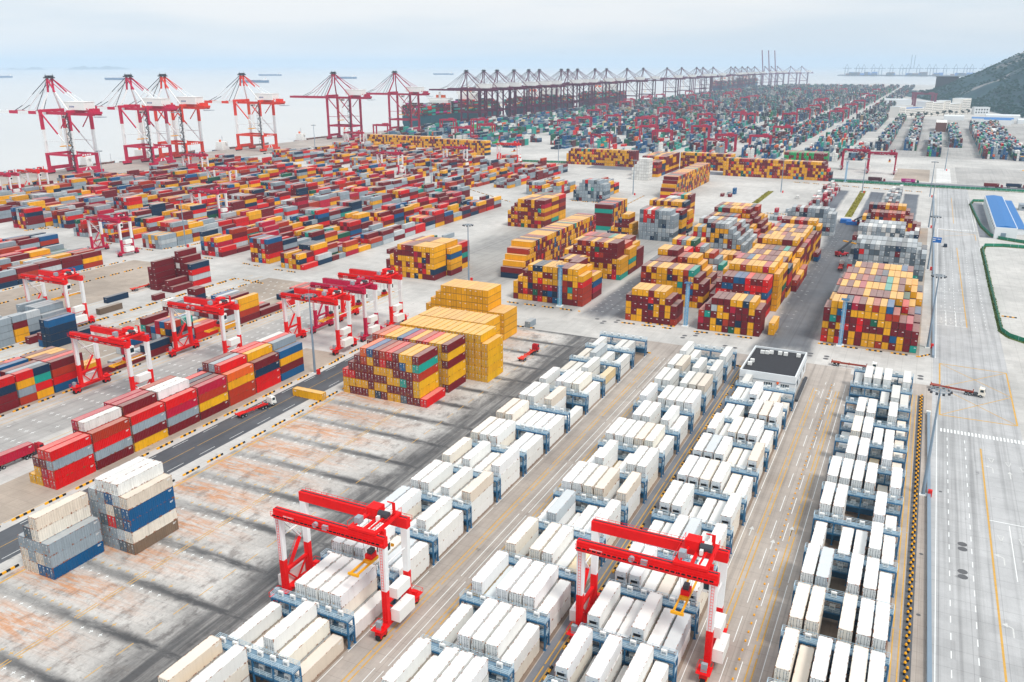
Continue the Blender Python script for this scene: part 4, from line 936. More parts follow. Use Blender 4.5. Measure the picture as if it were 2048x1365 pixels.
# ---------------------------------------------------------------- rubber-tyred yard cranes
def rtg(name, plain, detail=True):
    r = empty(name, category='yard crane')
    up = M['white'] if not plain else M['red']
    lx, ly = 12.6, 3.9
    for sy in (-1, 1):
        b = MB(); b.box(-13.4, 13.4, sy * 4.0 - .65, sy * 4.0 + .65, 19.4, 21.5, 0)
        b.box(-13.2, 13.2, sy * 4.0 - .12, sy * 4.0 + .12, 21.52, 21.62, 1)
        for i in range(9): b.box(-12.8 + i * 3.15, -12.7 + i * 3.15, sy * 4.65 - .02, sy * 4.65 + .02, 19.5, 21.4, 0)
        b.box(-13.3, 13.3, min(sy * 4.7, sy * 5.5), max(sy * 4.7, sy * 5.5), 20.3, 20.36, 0)
        b.build('girder', [M['red'], M['dark']], r)
        h = MB()
        for z in (20.9, 21.4): h.box(-13.3, 13.3, sy * 5.5 - .03, sy * 5.5 + .03, z - .03, z + .03)
        for i in range(20): x = -13.3 + i * 1.4; h.box(x - .03, x + .03, sy * 5.5 - .03, sy * 5.5 + .03, 20.36, 21.43)
        h.build('handrail', M['red'], r)
    for sx in (-1, 1):
        for sy in (-1, 1):
            b = MB(); x, y = sx * lx, sy * ly
            b.hexa([(x - .6, y - .5, 2.4), (x + .6, y - .5, 2.4), (x + .6, y + .5, 2.4), (x - .6, y + .5, 2.4), (x - .62, y - .52, 9.6), (x + .62, y - .52, 9.6), (x + .62, y + .52, 9.6), (x - .62, y + .52, 9.6)], 0)
            b.hexa([(x - .6, y - .5, 9.604), (x + .6, y - .5, 9.604), (x + .6, y + .5, 9.604), (x - .6, y + .5, 9.604), (x - .75, y - .55, 19.396), (x + .75, y - .55, 19.396), (x + .75, y + .55, 19.396), (x - .75, y + .55, 19.396)], 1)
            b.build('leg', [M['red'], up], r)
        s = MB(); s.box(sx * lx - .5, sx * lx + .5, -6.2, 6.2, 1.5, 2.396); s.box(sx * lx - .35, sx * lx + .35, -3.3, 3.3, 6.3, 6.9)
        for y in (-6, 6): s.box(sx * lx - .7, sx * lx + .7, y - 1.1, y + 1.1, 1.0, 1.9)
        s.build('sill_beam', M['red'], r)
        for y in (-6.7, -5.2, 5.2, 6.7):
            t = MB(); t.cyl((sx * lx - .45, y, .72), (sx * lx + .45, y, .72), .72, 14, 0); t.cyl((sx * lx - .5, y, .72), (sx * lx + .5, y, .72), .32, 8, 1); t.build('wheel', [M['black'], M['red']], r)
    b = MB(); b.box(13.21, 15.2, -3.2, 2.4, 2.5, 5.2); b.build('electrical_house', M['house'], r)
    b = MB(); b.box(12.2, 14.2, -2.2, 2.6, 6.95, 9.2); b.build('power_house', M['house'], r)
    b = MB(); b.box(-14.9, -13.21, -3.4, 3.2, 2.5, 4.9, 0)
    for i in range(11): b.box(-15.02, -14.9, -3.2 + i * .6, -2.95 + i * .6, 2.7, 4.7, 1)
    b.build('diesel_generator', [M['house'], M['dark']], r)
    b = MB(); b.bar((-13.75, -3.4, 2.6), (-13.75, 3.0, 11), .9, .12, 0); b.bar((-13.75, 3.0, 11), (-13.75, -3.2, 19), .9, .12, 1)
    for s_ in (-.45, .45): b.bar((-13.75 + s_, -3.4, 3.6), (-13.75 + s_, 3.0, 12), .06, .06, 0); b.bar((-13.75 + s_, 3.0, 12), (-13.75 + s_, -3.2, 20), .06, .06, 1)
    b.build('stair', [M['red'], up], r)
    for sx in (-1, 1):                                   # ladders, leg platforms and cabinets
        b = MB(); x = sx * lx; y = -ly - .75
        for s_ in (-.25, .25): b.box(x + s_ - .03, x + s_ + .03, y - .03, y + .03, 2.6, 19.3)
        for i in range(27): b.box(x - .25, x + .25, y - .02, y + .02, 2.8 + i * .62, 2.86 + i * .62)
        b.build('ladder', M['red'], r)
        b = MB()
        for y in (-6.2, 6.2):
            b.box(x - 1.3, x + 1.3, y - 1.4, y + 1.4, 2.4, 2.48)
            for q in (-1.3, 1.3): b.box(x + q - .03, x + q + .03, y - 1.4, y + 1.4, 3.4, 3.46)
            for q in (-1.4, 1.4): b.box(x - 1.3, x + 1.3, y + q - .03, y + q + .03, 3.4, 3.46); b.box(x - 1.3, x - 1.24, y + q - .03, y + q + .03, 2.48, 3.4); b.box(x + 1.24, x + 1.3, y + q - .03, y + q + .03, 2.48, 3.4)
            b.box(x - .6, x + .6, y - .5, y + .5, 2.48, 3.3)
        b.box(x - 1.0, x + 1.0, -2.8, 2.8, 2.42, 2.5); b.bar((x, -3.4, 6.4), (x, 0, 2.6), .3); b.bar((x, 3.4, 6.4), (x, 0, 2.6), .3)
        b.build('bogie_platform', M['red'], r)
        b = MB(); b.box(x - .55, x + .55, -6.9, -6.2, 2.5, 4.2); b.build('leg_cabinet', M['steel'], r)
        b = MB(); b.bar((x, -3.4, 15), (x, 3.4, 15), .22); b.build('tie_bar', M['white'] if not plain else M['red'], r)
    b = MB()
    for i in range(26): b.box(-13 + i * 1.0, -12.3 + i * 1.0, -5.35, -5.1, 20.38, 20.62)
    b.build('cable_chain', M['black'], r)
    b = MB(); b.cyl((-2.4, -5.45, 20.9), (-2.4, -4.75, 20.9), .55, 10); b.box(-.6, .6, -5.4, -4.8, 20.37, 21.3); b.build('junction_box', M['steel'], r)
    # trolley with hoist
    tx = 8.3
    t = MB(); t.box(tx - 3.2, tx + 3.2, -4.6, -3.6, 21.65, 22.2); t.box(tx - 3.2, tx + 3.2, 3.6, 4.6, 21.65, 22.2); t.box(tx - 3.2, tx - 2.5, -3.6, 3.6, 21.7, 22.2); t.box(tx + 2.5, tx + 3.2, -3.6, 3.6, 21.7, 22.2); t.box(tx - .3, tx + .3, -3.6, 3.6, 21.7, 22.15)
    for a in (-2, 1.4): t.bar((tx + a, -3.5, 22.3), (tx + a + .6, 3.5, 22.8), .3)
    for x_ in (-3.2, 3.2):
        for y_ in (-4.5, 0, 4.5): t.box(tx + x_ - .04, tx + x_ + .04, y_ - .04, y_ + .04, 22.2, 23.3)
        t.box(tx + x_ - .03, tx + x_ + .03, -4.5, 4.5, 23.24, 23.3)
    tr = t.build('trolley', M['red'], r)
    b = MB(); b.box(tx - 2.4, tx + .2, .6, 3.2, 22.2, 24.0); b.build('machine_cover', M['red'], tr)
    b = MB(); b.cyl((tx + .4, .9, 23.1), (tx + 2.6, .9, 23.1), .75, 12); b.build('hoist_drum', M['dark'], tr)
    b = MB(); b.cyl((tx + .8, 2.6, 22.9), (tx + 2.1, 2.6, 22.9), .5, 10); b.box(tx + .6, tx + 1.2, -.6, .1, 22.2, 23.2); b.build('hoist_motor', M['house'], tr)
    b = MB(); b.box(tx - 2.6, tx - 1.4, -3.2, -1.8, 22.2, 23.6); b.build('control_cabinet', M['steel'], tr)
    b = MB(); b.box(tx + 1.9, tx + 2.6, 3.2, 3.4, 22.2, 24.6); b.box(tx + .8, tx + 2.6, 3.2, 3.4, 24.5, 24.7); b.build('jib_arm', M['red'], tr)
    c = MB(); c.box(tx + 2.2, tx + 4.0, -3.1, -.9, 16.6, 19.3, 0); c.box(tx + 2.5, tx + 3.6, -2.4, -1.6, 19.3, 21.7, 1)
    cb = c.build('operator_cab', [M['house'], M['red']], r)
    g = MB(); g.box(tx + 2.35, tx + 3.85, -3.13, -3.1, 17.2, 18.7); g.box(tx + 4.0, tx + 4.03, -2.9, -1.1, 17.2, 18.7); g.build('window', M['glass'], cb)
    s = MB(); z = 12.6; sx_ = tx - 1.4
    s.box(sx_ - .9, sx_ + .9, -1.6, 1.6, z, z + .7, 0)
    for x_ in (-.75, .75): s.box(sx_ + x_ - .16, sx_ + x_ + .16, -6.0, -1.604, z + .1, z + .5, 0); s.box(sx_ + x_ - .16, sx_ + x_ + .16, 1.604, 6.0, z + .1, z + .5, 0)
    for y_ in (-6.12, 6.12): s.box(sx_ - 1.22, sx_ + 1.22, y_ - .2, y_ + .2, z, z + .5, 0)
    s.box(sx_ - .8, sx_ + .8, -1.1, 1.1, z + .704, z + 1.7, 1); s.box(sx_ - .5, sx_ + .5, -.7, .7, z + 1.704, z + 2.6, 2)
    s.build('spreader', [M['yellow'], M['red'], M['dark']], r)
    h = MB()
    for x_ in (-.7, .7):
        for y_ in (-1, 1): h.bar((sx_ + x_, y_, z + 1.7), (sx_ + x_ * 2, y_ * 1.6, 21.7), .05)
    h.build('hoist_rope', M['dark'], r)
    for i, x_ in enumerate((-9.5, 2.0, 5.2)):
        b = MB(); wd = (1.3, .9, .9)[i]
        b.box(x_ - wd, x_ + wd, -4.70, -4.676, 19.75, 20.25 if i else 20.6, 0); pl = b.build('sign_plate', M['white'], r)
    return r
def add_sign(root, txt, x, size=.85):
    me = text_mesh(txt, size, M['text'])
    o = link('lettering', me, root, (x, -4.712, 20.0)); o.rotation_euler = (R(90), 0, 0)
RED = lin(232, 2, 6); MAG = lin(196, 4, 66); CRI = lin(176, 14, 62); ORG = lin(226, 52, 20)
rtg_a = rtg('yard_crane', False); rtg_b = copy_tree(rtg_a); rtg_c = copy_tree(rtg_a); rtg_p = rtg('yard_crane', True)
GY = 'rubber tyred gantry cranes over the yard'; used = {}
def place(proto, x, y, c, lab):
    o = proto if proto not in used else copy_tree(proto); used[proto] = 1
    o.location = (x, y, 0); set_color_tree(o, c); o['label'] = lab; o['group'] = GY
    return o
def set_color_tree(o, c):
    o.color = c
    for ch in o.children: set_color_tree(ch, c)
c1 = place(rtg_a, -96.0, 120.2, RED, 'red and white yard crane straddling the leftmost reefer block')
add_sign(c1, '601', 2.0); add_sign(c1, '601', 5.2)
c2 = place(rtg_b, -36.2, 135.6, RED, 'red and white yard crane straddling the third reefer block')
add_sign(c2, '224', -1.6); add_sign(c2, '601', 2.0)
b = MB(); b.box(-2.5, -.7, -4.70, -4.676, 19.75, 20.25); b.build('sign_plate', M['white'], c2, color=RED)
for proto, x, y, c, lab in (
    (rtg_c, -237.8, 183.5, RED, 'red and white yard crane over the empty bay left of the red container row'),
    (rtg_c, -237.8, 225.5, RED, 'red and white yard crane beside the far end of the red container row'),
    (rtg_c, -329.3, 231, RED, 'red and white yard crane above the grey container row at left'),
    (rtg_c, -208, 254.5, RED, 'front red yard crane of the close group of three by the striped stack'),
    (rtg_c, -208, 272.8, MAG, 'middle magenta yard crane of the close group of three'),
    (rtg_c, -208, 291.5, RED, 'rear red yard crane of the close group of three'),
    (rtg_c, -428, 342, MAG, 'magenta and white yard crane standing alone in the cross aisle'),
    (rtg_c, -458.8, 452, MAG, 'magenta yard crane over the mid yard behind a lamp mast'),
    (rtg_c, -551.8, 562, MAG, 'magenta yard crane in the mid yard, middle one of three towards the quay'),
    (rtg_c, -658, 636, MAG, 'small magenta yard crane nearest the quay in the mid yard'),
    (rtg_c, -683, 452, MAG, 'front magenta yard crane of the pair at the left edge near the quay'),
    (rtg_c, -683, 478, RED, 'rear red yard crane of the pair at the left edge near the quay'),
    (rtg_c, -492.8, 736, MAG, 'magenta yard crane at the end of a row beside the second cross aisle'),
    (rtg_c, -685.8, 942, MAG, 'magenta yard crane in front of the left end of the yellow container wall'),
    (rtg_c, -462, 817, MAG, 'magenta yard crane in front of the middle of the yellow container wall'),
    (rtg_c, -427.8, 880, RED, 'red yard crane by the grass strip right of the yellow container wall')): place(proto, x, y, c, lab)
FR = [(-377.6, 1048), (-66.5, 975), (-39.5, 952), (-229.8, 1042)]
for i, (x, y) in enumerate(FR):
    place(rtg_p, x, y, CRI, ('plain crimson yard crane behind the middle of the yellow wall', 'plain crimson yard crane, left one of two in the open yard beyond the public road', 'plain crimson yard crane, right one of two in the open yard beyond the public road', 'plain crimson yard crane behind the right part of the yellow wall')[i])
fb = MB()
for sy in (-4, 4):
    fb.box(-13.4, 13.4, sy - .8, sy + .8, 19.2, 21.6)
    for sx in (-12.6, 12.6): fb.box(sx - .8, sx + .8, sy - .7, sy + .7, 1, 19.2)
for sx in (-12.6, 12.6): fb.box(sx - .6, sx + .6, -6.5, 6.5, .4, 2.4); fb.box(sx - 1.6, sx + 1.6, -2.4, 2.4, 2.4, 5.2)
fb.box(3, 9, -4.5, 4.5, 21.6, 23.4); fb.box(4, 8, -1.4, 1.4, 11, 12.4)
fme = fb.mesh('yard_crane', M['red']); rq = random.Random(17); nf = 0
for y in (1085, 1120, 1150, 1230, 1262, 1300, 1385, 1420, 1460, 1570, 1610, 1660, 1780, 1840, 1900, 2020, 2100, 2180, 2320, 2420, 2540, 2720, 2880, 3200, 3400):
    for x in rq.sample(range(1, 10), 2 if y < 2300 else 3):
        xr = -92 - 68 * x + (0 if rq.random() < .5 else -25.5) + rq.uniform(0, 0)
        link('yard_crane', fme, None, (xr - 6.2, y + rq.uniform(-9, 9), 0), 0, CRI, label='small plain crimson gantry crane among the far rows of the second terminal', category='yard crane', group=GY + ' of the second terminal')

# ---------------------------------------------------------------- quay cranes
def sts(banded, boom_up=False):
    r = empty('quay_crane', category='quay crane', group='ship to shore cranes along the quay')
    up = M['white'] if banded else M['red']
    for x in (0, -41):
        for y in (-12.5, 12.5):
            b = MB(); w = 1.35
            b.box(x - w, x + w, y - w, y + w, 4, 21, 0); b.box(x - w + .1, x + w - .1, y - w + .1, y + w - .1, 21.002, 44, 1); b.box(x - w + .05, x + w - .05, y - w + .05, y + w - .05, 44.002, 61, 0)
            b.build('leg', [M['red'], up], r)
            b = MB(); b.box(x - 1.2, x + 1.2, y - 5.5, y + 5.5, 1.3, 3.9, 0)
            for k in range(6): b.cyl((x - .6, y - 4.6 + k * 1.84, .7), (x + .6, y - 4.6 + k * 1.84, .7), .7, 8, 1)
            b.build('bogie', [M['red'], M['black']], r)
        b = MB(); b.box(x - 1, x + 1, -11.4, 11.4, 4.3, 7.6, 0); b.build('sill_beam', M['red'], r)
        b = MB(); b.box(x - 1.2, x + 1.2, -11.398, 11.398, 18.6, 20.9, 0); b.build('portal_beam', M['red'], r)
        b = MB(); b.box(x - 1.3, x + 1.3, -14, 14, 61.0, 63.6, 0); b.build('cross_girder', M['red'], r)
    for y in (-12.5, 12.5):
        b = MB(); b.box(-39.9, -1.1, y - .9, y + .9, 18.7, 20.8, 0); b.build('portal_beam', M['red'], r)
        b = MB(); b.bar((-40, y, 60), (-20, y, 40), 1.1, 1.1, 0); b.bar((-20, y, 40), (-1, y, 22), .9, .9, 1); b.bar((-39.8, y, 33), (-1.2, y, 33), .6, .6, 1); b.bar((-1, y, 60), (-14, y, 46), .8, .8, 0)
        b.build('diagonal_brace', [M['red'], up], r)
    b = MB()
    for y in (-4, 4): b.box(-43, 26, y - .7, y + .7, 58.4, 60.996, 0); b.box(-8, 18, y - .72, y + .72, 58.3, 61.0, 0)
    b.box(18, 27, -5, 5, 60.0, 62.2, 0); b.box(24, 34, -3.5, 3.5, 57, 57.6, 1)
    for x in (20, 24): b.box(x, x + .5, -4.5, 4.5, 62.2, 65.2, 0)
    b.build('back_girder', [M['red'], M['steel']], r)
    b = MB()
    if not boom_up:
        for y in (-4, 4):
            for i, (xa, xb) in enumerate(((-43, -58), (-58, -70), (-70, -86), (-86, -100), (-100, -116))): b.box(xb, xa, y - .95, y + .95, 58.2, 61.2, (0 if i % 2 else 1) if banded else 0)
        for i in range(15): b.box(-46 - i * 4.9, -45.4 - i * 4.9, -3.0, 3.0, 59.2, 60.1, 0)
        for i in range(14): b.bar((-46 - i * 4.9, -3 if i % 2 else 3, 60.4), (-50.9 - i * 4.9, 3 if i % 2 else -3, 60.4), .3)
    else:
        for y in (-4, 4): b.bar((-43, y, 60), (-57, y, 172), 3.0, 4.0, 0)
        for i in range(12): b.bar((-43.4 - i * 1.1, -2.4, 64 + i * 9), (-43.4 - i * 1.1, 2.4, 64 + i * 9), .8)
    b.build('boom', [M['red'], up], r)
    b = MB(); b.box(-12, 16, -6.2, 6.2, 63.7, 71.2, 0); b.box(-12.4, 16.4, -6.5, 6.5, 71.2, 71.6, 0)
    hs = b.build('machinery_house', M['house'], r)
    if banded:
        b = MB()
        for i in range(4): b.box(-5 + i * 1.8, -3.8 + i * 1.8, -6.24, -6.2, 66, 67.6)
        b.build('lettering', M['text'], hs)
    for y in (-1, 1):
        b = MB(); b.bar((-41, y * 11, 63.5), (-37, y * 3.2, 80), 1.6, 1.6, 1, 1.4, 1.4); b.bar((-37, y * 3.2, 80), (-36, y * 2.6, 94), 1.5, 1.5, 0)
        b.bar((-36, y * 3, 93), (-22, y * 6.5, 80), 1.1, 1.1, 0); b.bar((-22, y * 6.5, 80), (-2, y * 11, 63.6), 1.0, 1.0, 1)
        b.build('mast_leg', [M['red'], up], r)
        b = MB(); b.bar((-35, y * 2.5, 93), (-12, y * 4, 79), .5, .5, 0); b.bar((-12, y * 4, 79), (5, y * 4, 71), .4, .4, 1); b.bar((5, y * 4, 71), (22, y * 4, 62), .5, .5, 0)
        b.build('backstay', [M['red'], up], r)
        b = MB()
        if not boom_up:
            b.bar((-37, y * 2.5, 93), (-60, y * 4, 77.6), .5, .5, 0); b.bar((-60, y * 4, 77.6), (-78, y * 4, 66), .35, .35, 1); b.bar((-78, y * 4, 66.5), (-92, y * 4, 61), .6, .5, 0)
            b.bar((-37, y * 2, 92.5), (-58, y * 4, 61), .45, .45, 0); b.bar((-37, y * 2.2, 92.8), (-72, y * 4, 61), .35, .35, 1)
        else: b.bar((-37, y * 2.5, 93), (-48, y * 4, 92), .4, .4, 0)
        b.build('forestay', [M['dark'], up], r)
    b = MB(); b.box(-39.5, -33, -4.2, 4.2, 93.2, 94.4, 0); b.box(-38, -34, -3.5, 3.5, 94.4, 96, 0)
    for y in (-4, 4): b.box(-39.4, -33, y - .05, y + .05, 95.4, 95.5, 0); b.box(-36, -35.8, y - .1, y + .1, 94.4, 97.6, 0)
    b.build('apex_platform', M['dark'], r)
    b = MB(); b.box(-24, -20, -2, 2, 55, 58.2, 0); b.box(-23.8, -20.2, -2.03, 2.03, 55.6, 57, 1); b.build('operator_cab', [M['house'], M['glass']], r)
    b = MB(); b.box(-29, -25, -6, 6, 27, 27.8, 0)
    for y in (-4, 4):
        for x in (-28, -26): b.bar((x, y, 27.8), (x, y * .8, 58.5), .12)
    b.build('spreader', [M['yellow']], r)
    b = MB()
    for i in range(14):
        z = 5 + i * 4; b.box(-2.4, 2.4, -16.4, -13.7, z, z + .2, 0)
        b.bar((-2.2 if i % 2 else 2.2, -15.0, z), (2.2 if i % 2 else -2.2, -15.0, z + 4), 1.0, .2, 0)
    for x in (-2.3, 2.3): b.box(x - .1, x + .1, -16.3, -16.1, 4, 62, 0)
    b.build('stair_tower', M['dark'], r)
    b = MB(); b.cyl((-1.5, -11.5, 22.5), (.5, -11.5, 22.5), 2.4, 14, 0); b.build('cable_reel', M['red'], r)
    if banded:
        b = MB()
        for i in range(4): b.box(1.202, 1.23, -5 + i * 2.8, -3.2 + i * 2.8, 19.1, 20.4)
        b.build('sign_plate', M['white'], r)
        b = MB()
        for s_ in (-1, 1): b.quad([(1.03, s_ * 2.5, 4.6), (1.03, s_ * 4, 4.6), (1.03, s_ * 2.2, 7.2), (1.03, s_ * .7, 7.2)][::s_])
        b.build('warning_stripe', M['white'], r)
    return r
sa = sts(True); sb = sts(False); su = sts(False, True)
i_far = 0
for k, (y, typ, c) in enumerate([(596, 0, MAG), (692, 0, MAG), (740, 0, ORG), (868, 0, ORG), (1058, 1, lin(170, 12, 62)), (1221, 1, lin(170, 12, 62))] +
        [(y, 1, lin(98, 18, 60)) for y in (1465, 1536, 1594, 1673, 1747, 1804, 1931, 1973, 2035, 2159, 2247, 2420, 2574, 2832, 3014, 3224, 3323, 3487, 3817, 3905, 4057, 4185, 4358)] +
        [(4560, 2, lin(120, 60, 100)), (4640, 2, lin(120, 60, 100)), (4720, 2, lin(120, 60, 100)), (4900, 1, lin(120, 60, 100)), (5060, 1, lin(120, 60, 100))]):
    p = (sa, sb, su)[typ]; o = p if p not in used else copy_tree(p); used[p] = 1
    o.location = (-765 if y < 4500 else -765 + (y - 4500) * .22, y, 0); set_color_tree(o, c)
    if k < 6: o['label'] = ('magenta and white quay crane nearest the left edge', 'magenta and white quay crane, second along the quay', 'orange and white quay crane just behind the second magenta one', 'orange and white quay crane standing alone past the first three', 'crimson quay crane left of the large container ship', 'crimson quay crane at the stern of the large container ship')[k]
    else:
        n = k - 5; tens = ['', 'first', 'second', 'third', 'fourth', 'fifth', 'sixth', 'seventh', 'eighth', 'ninth', 'tenth', 'eleventh', 'twelfth', 'thirteenth', 'fourteenth', 'fifteenth', 'sixteenth', 'seventeenth', 'eighteenth', 'nineteenth', 'twentieth', 'twenty-first', 'twenty-second', 'twenty-third', 'twenty-fourth', 'twenty-fifth', 'twenty-sixth', 'twenty-seventh', 'twenty-eighth'][n]
        o['label'] = ('hazy quay crane with its boom raised, %s in the far line' if typ == 2 else 'plain crimson quay crane with lowered boom, %s in the far line by the ships') % tens
# ---------------------------------------------------------------- ships
def hull_mesh(name, Ln, Bm, deck, keel, c_mats, bow=.16, stern=.05):
    """lofted hull, bow towards +Y, keel at z=keel, deck at z=deck"""
    b = MB(); st = 15; ring = []
    for i in range(st):
        t = i / (st - 1); y = -Ln / 2 + Ln * t
        k = min(1, ((1 - t) / bow)) ** .55 if t > 1 - bow else (min(1, .72 + .28 * t / stern) if t < stern else 1)
        hw = Bm / 2 * max(k, .02); low = hw * (.75 if t < 1 - bow else .55)
        sh = deck + (2.5 * ((t - (1 - bow)) / bow) if t > 1 - bow else 0)
        yb = y - (6 * ((t - (1 - bow)) / bow) if t > 1 - bow else 0)
        ring.append([(-low, yb, keel), (-hw, y, keel + (sh - keel) * .45), (-hw, y, sh), (hw, y, sh), (hw, y, keel + (sh - keel) * .45), (low, yb, keel)])
    for a, c in zip(ring, ring[1:]):
        for j in range(5): b.quad([a[j], a[j + 1], c[j + 1], c[j]], 1 if j == 2 else 0)
    b.quad(ring[0][::-1], 0); b.quad(ring[-1], 0)
    return b.mesh(name, c_mats)
def container_ship(x, y, Ln, c, lab, seed, nt=(5, 8), flip=False):
    r = empty('container_ship', (x, y, -6), R(180) if flip else 0, category='container ship', group='container ships alongside the quay', label=lab)
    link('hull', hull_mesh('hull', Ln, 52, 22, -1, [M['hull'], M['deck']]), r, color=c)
    rs = np.random.default_rng(seed); bx = []
    for k in range(int((Ln * .86) / 14.2)):
        yy = -Ln * .48 + k * 14.2
        if abs(k - int(Ln * .3 / 14.2)) < 1 or abs(k - int(Ln * .62 / 14.2)) < 1: continue
        base = rs.integers(nt[0], nt[1])
        for i in range(19):
            n = max(1, base + rs.integers(-1, 2))
            for t in range(n):
                cc = CN[pick({'maroon': 5, 'dull maroon': 6, 'navy': 4, 'teal': 4, 'green': 3, 'red': 3, 'grey': 2, 'white': 1, 'magenta': 1})]
                if t == n - 1 or i in (0, 18) or True: bx.append((-24.5 + i * 2.58, -24.5 + i * 2.58 + 2.46, yy, yy + 12.3, 22.3 + t * 2.75, 22.3 + t * 2.75 + 2.7, cc[0], cc[1], cc[2], 0))
    link('deck_cargo', mass('deck_cargo', bx), r, kind='stuff')
    for f, h in ((.3, 40), (.62, 52)):
        yy = -Ln * .48 + int(Ln * f / 14.2) * 14.2
        b = MB(); b.box(-20, 20, yy - 6, yy + 8, 22.2, 22 + h * .62, 0); b.box(-25, 25, yy - 4, yy + 6, 22 + h * .62, 22 + h * .72, 0); b.box(-2, 2, yy - 1, yy + 1, 22 + h * .72, 22 + h, 0); b.box(-10, 10, yy + 2, yy + 5, 22 + h * .72, 22 + h * .85, 1)
        d = b.build('deckhouse', [M['house'], M['orange']], r)
        g = MB(); g.box(-24, 24, yy + 6.02, yy + 6.1, 22 + h * .65, 22 + h * .70)
        for z in range(5): g.box(-18, 18, yy + 8.02, yy + 8.1, 26 + z * 3.4, 27.2 + z * 3.4)
        g.build('window', M['window'], d)
    return r
container_ship(-862, 1545, 366, lin(18, 74, 88), 'large dark green container ship, nearest of those under the crimson cranes', 1, (5, 8))
container_ship(-862, 1975, 366, lin(40, 44, 66), 'dark container ship moored behind the nearest large one', 2, (4, 7))
container_ship(-862, 2420, 330, lin(60, 40, 60), 'third container ship along the quay under the far cranes', 3, (4, 7))
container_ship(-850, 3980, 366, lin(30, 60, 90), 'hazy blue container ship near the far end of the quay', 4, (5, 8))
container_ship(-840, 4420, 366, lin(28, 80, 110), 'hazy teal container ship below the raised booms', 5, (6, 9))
def coaster(name, x, y, Ln, Bm, c, lab, dk=3.5, house=True, rz=0, house_y=-.36, cat='ship', grp=None, bulk=None):
    r = empty(name, (x, y, -6), rz, category=cat, label=lab, group=grp)
    link('hull', hull_mesh('hull', Ln, Bm, dk + 1, -1, [M['hull'], M['deck']]), r, color=c)
    if house:
        yy = Ln * house_y; w = Bm * .4; q = dk + 1.02
        b = MB()
        for i in range(4): b.box(-w + i * .4, w - i * .4, yy - Ln * .07, yy + Ln * (.05 - i * .008), q + i * 2.6, q + i * 2.6 + 2.5)
        b.box(-w - 1, w + 1, yy - 1, yy + 2, q + 7.9, q + 10.1)
        h = b.build('deckhouse', M['house'], r)
        g = MB(); g.box(-w - .6, w + .6, yy + 2.02, yy + 2.06, q + 8.5, q + 9.6)
        for i in range(3): g.box(-w + 1, w - 1, yy + Ln * (.05 - i * .008) + .02, yy + Ln * (.05 - i * .008) + .06, q + .9 + i * 2.6, q + 1.8 + i * 2.6)
        g.build('window', M['window'], h)
        m = MB(); m.cyl((0, yy, q + 10), (0, yy, q + 18), .25, 6); m.box(-2, 2, yy - .1, yy + .1, q + 15, q + 15.2); m.build('mast', M['steel'], r)
        f = MB(); f.cyl((0, yy - Ln * .04, q + 7), (0, yy - Ln * .04, q + 13), 1.4, 10, 0); f.build('funnel', M['orange'], r)
    n = 4; b = MB()
    for i in range(n): a = -Ln * .24 + i * Ln * .165; b.box(-Bm * .32, Bm * .32, a, a + Ln * .13, dk + 1.02, dk + 2.6)
    b.build('hatch_cover', M['deck'] if bulk is None else bulk, r)
    b = MB(); b.cyl((0, Ln * .42, dk + 2), (0, Ln * .42, dk + 12), .2, 6); b.build('foremast', M['steel'], r)
    return r
coaster('supply_ship', -846, 665, 62, 14, lin(16, 84, 100), 'teal supply ship with white deckhouse moored between the first two quay cranes', 3, house_y=-.1, grp='small ships at the near quay')
coaster('barge', -841, 715, 58, 13, lin(40, 100, 70), 'low green barge under the second quay crane', 2.5, house=False, grp='small ships at the near quay')
coaster('barge', -848, 575, 90, 18, lin(50, 38, 44), 'dark barge beneath the nearest quay crane', 2.2, house=False, grp='small ships at the near quay')
coaster('feeder_ship', -850, 775, 96, 18, lin(46, 46, 60), 'dark feeder ship with box cargo behind the third quay crane', 4, grp='small ships at the near quay')
coaster('coaster_ship', -848, 908, 104, 16, lin(16, 76, 104), 'long blue coaster moored by the lone orange quay crane', 3.2, grp='small ships at the near quay')
coaster('coaster_ship', -846, 1060, 84, 15, lin(16, 84, 100), 'blue coaster at the quay between the two crimson cranes', 3.2, grp='small ships at the near quay')
coaster('workboat', -843, 1150, 40, 10, lin(60, 90, 90), 'small workboat at the quay left of the large ship', 2.6, grp='small ships at the near quay')
for x, y, Ln, rz, lab in ((-7190, 4930, 120, R(160), 'blue ship seen end-on at the left edge of the sea'), (-5450, 4620, 210, R(115), 'long blue bulk ship on the sea behind the second quay crane'), (-6000, 6900, 230, R(118), 'blue cargo ship farthest out above the orange crane'),
                         (-3900, 4330, 190, R(112), 'low bulk carrier on the sea right of the orange crane'), (-4260, 5780, 180, R(118), 'blue ship on the sea between the two crimson cranes'), (-4850, 8350, 220, R(118), 'faint ship on the bright water near the horizon')):
    coaster('cargo_ship', x, y, Ln, Ln * .14, lin(24, 84, 130), lab, 13, rz=rz, grp='ships at anchor on the sea', cat='ship')

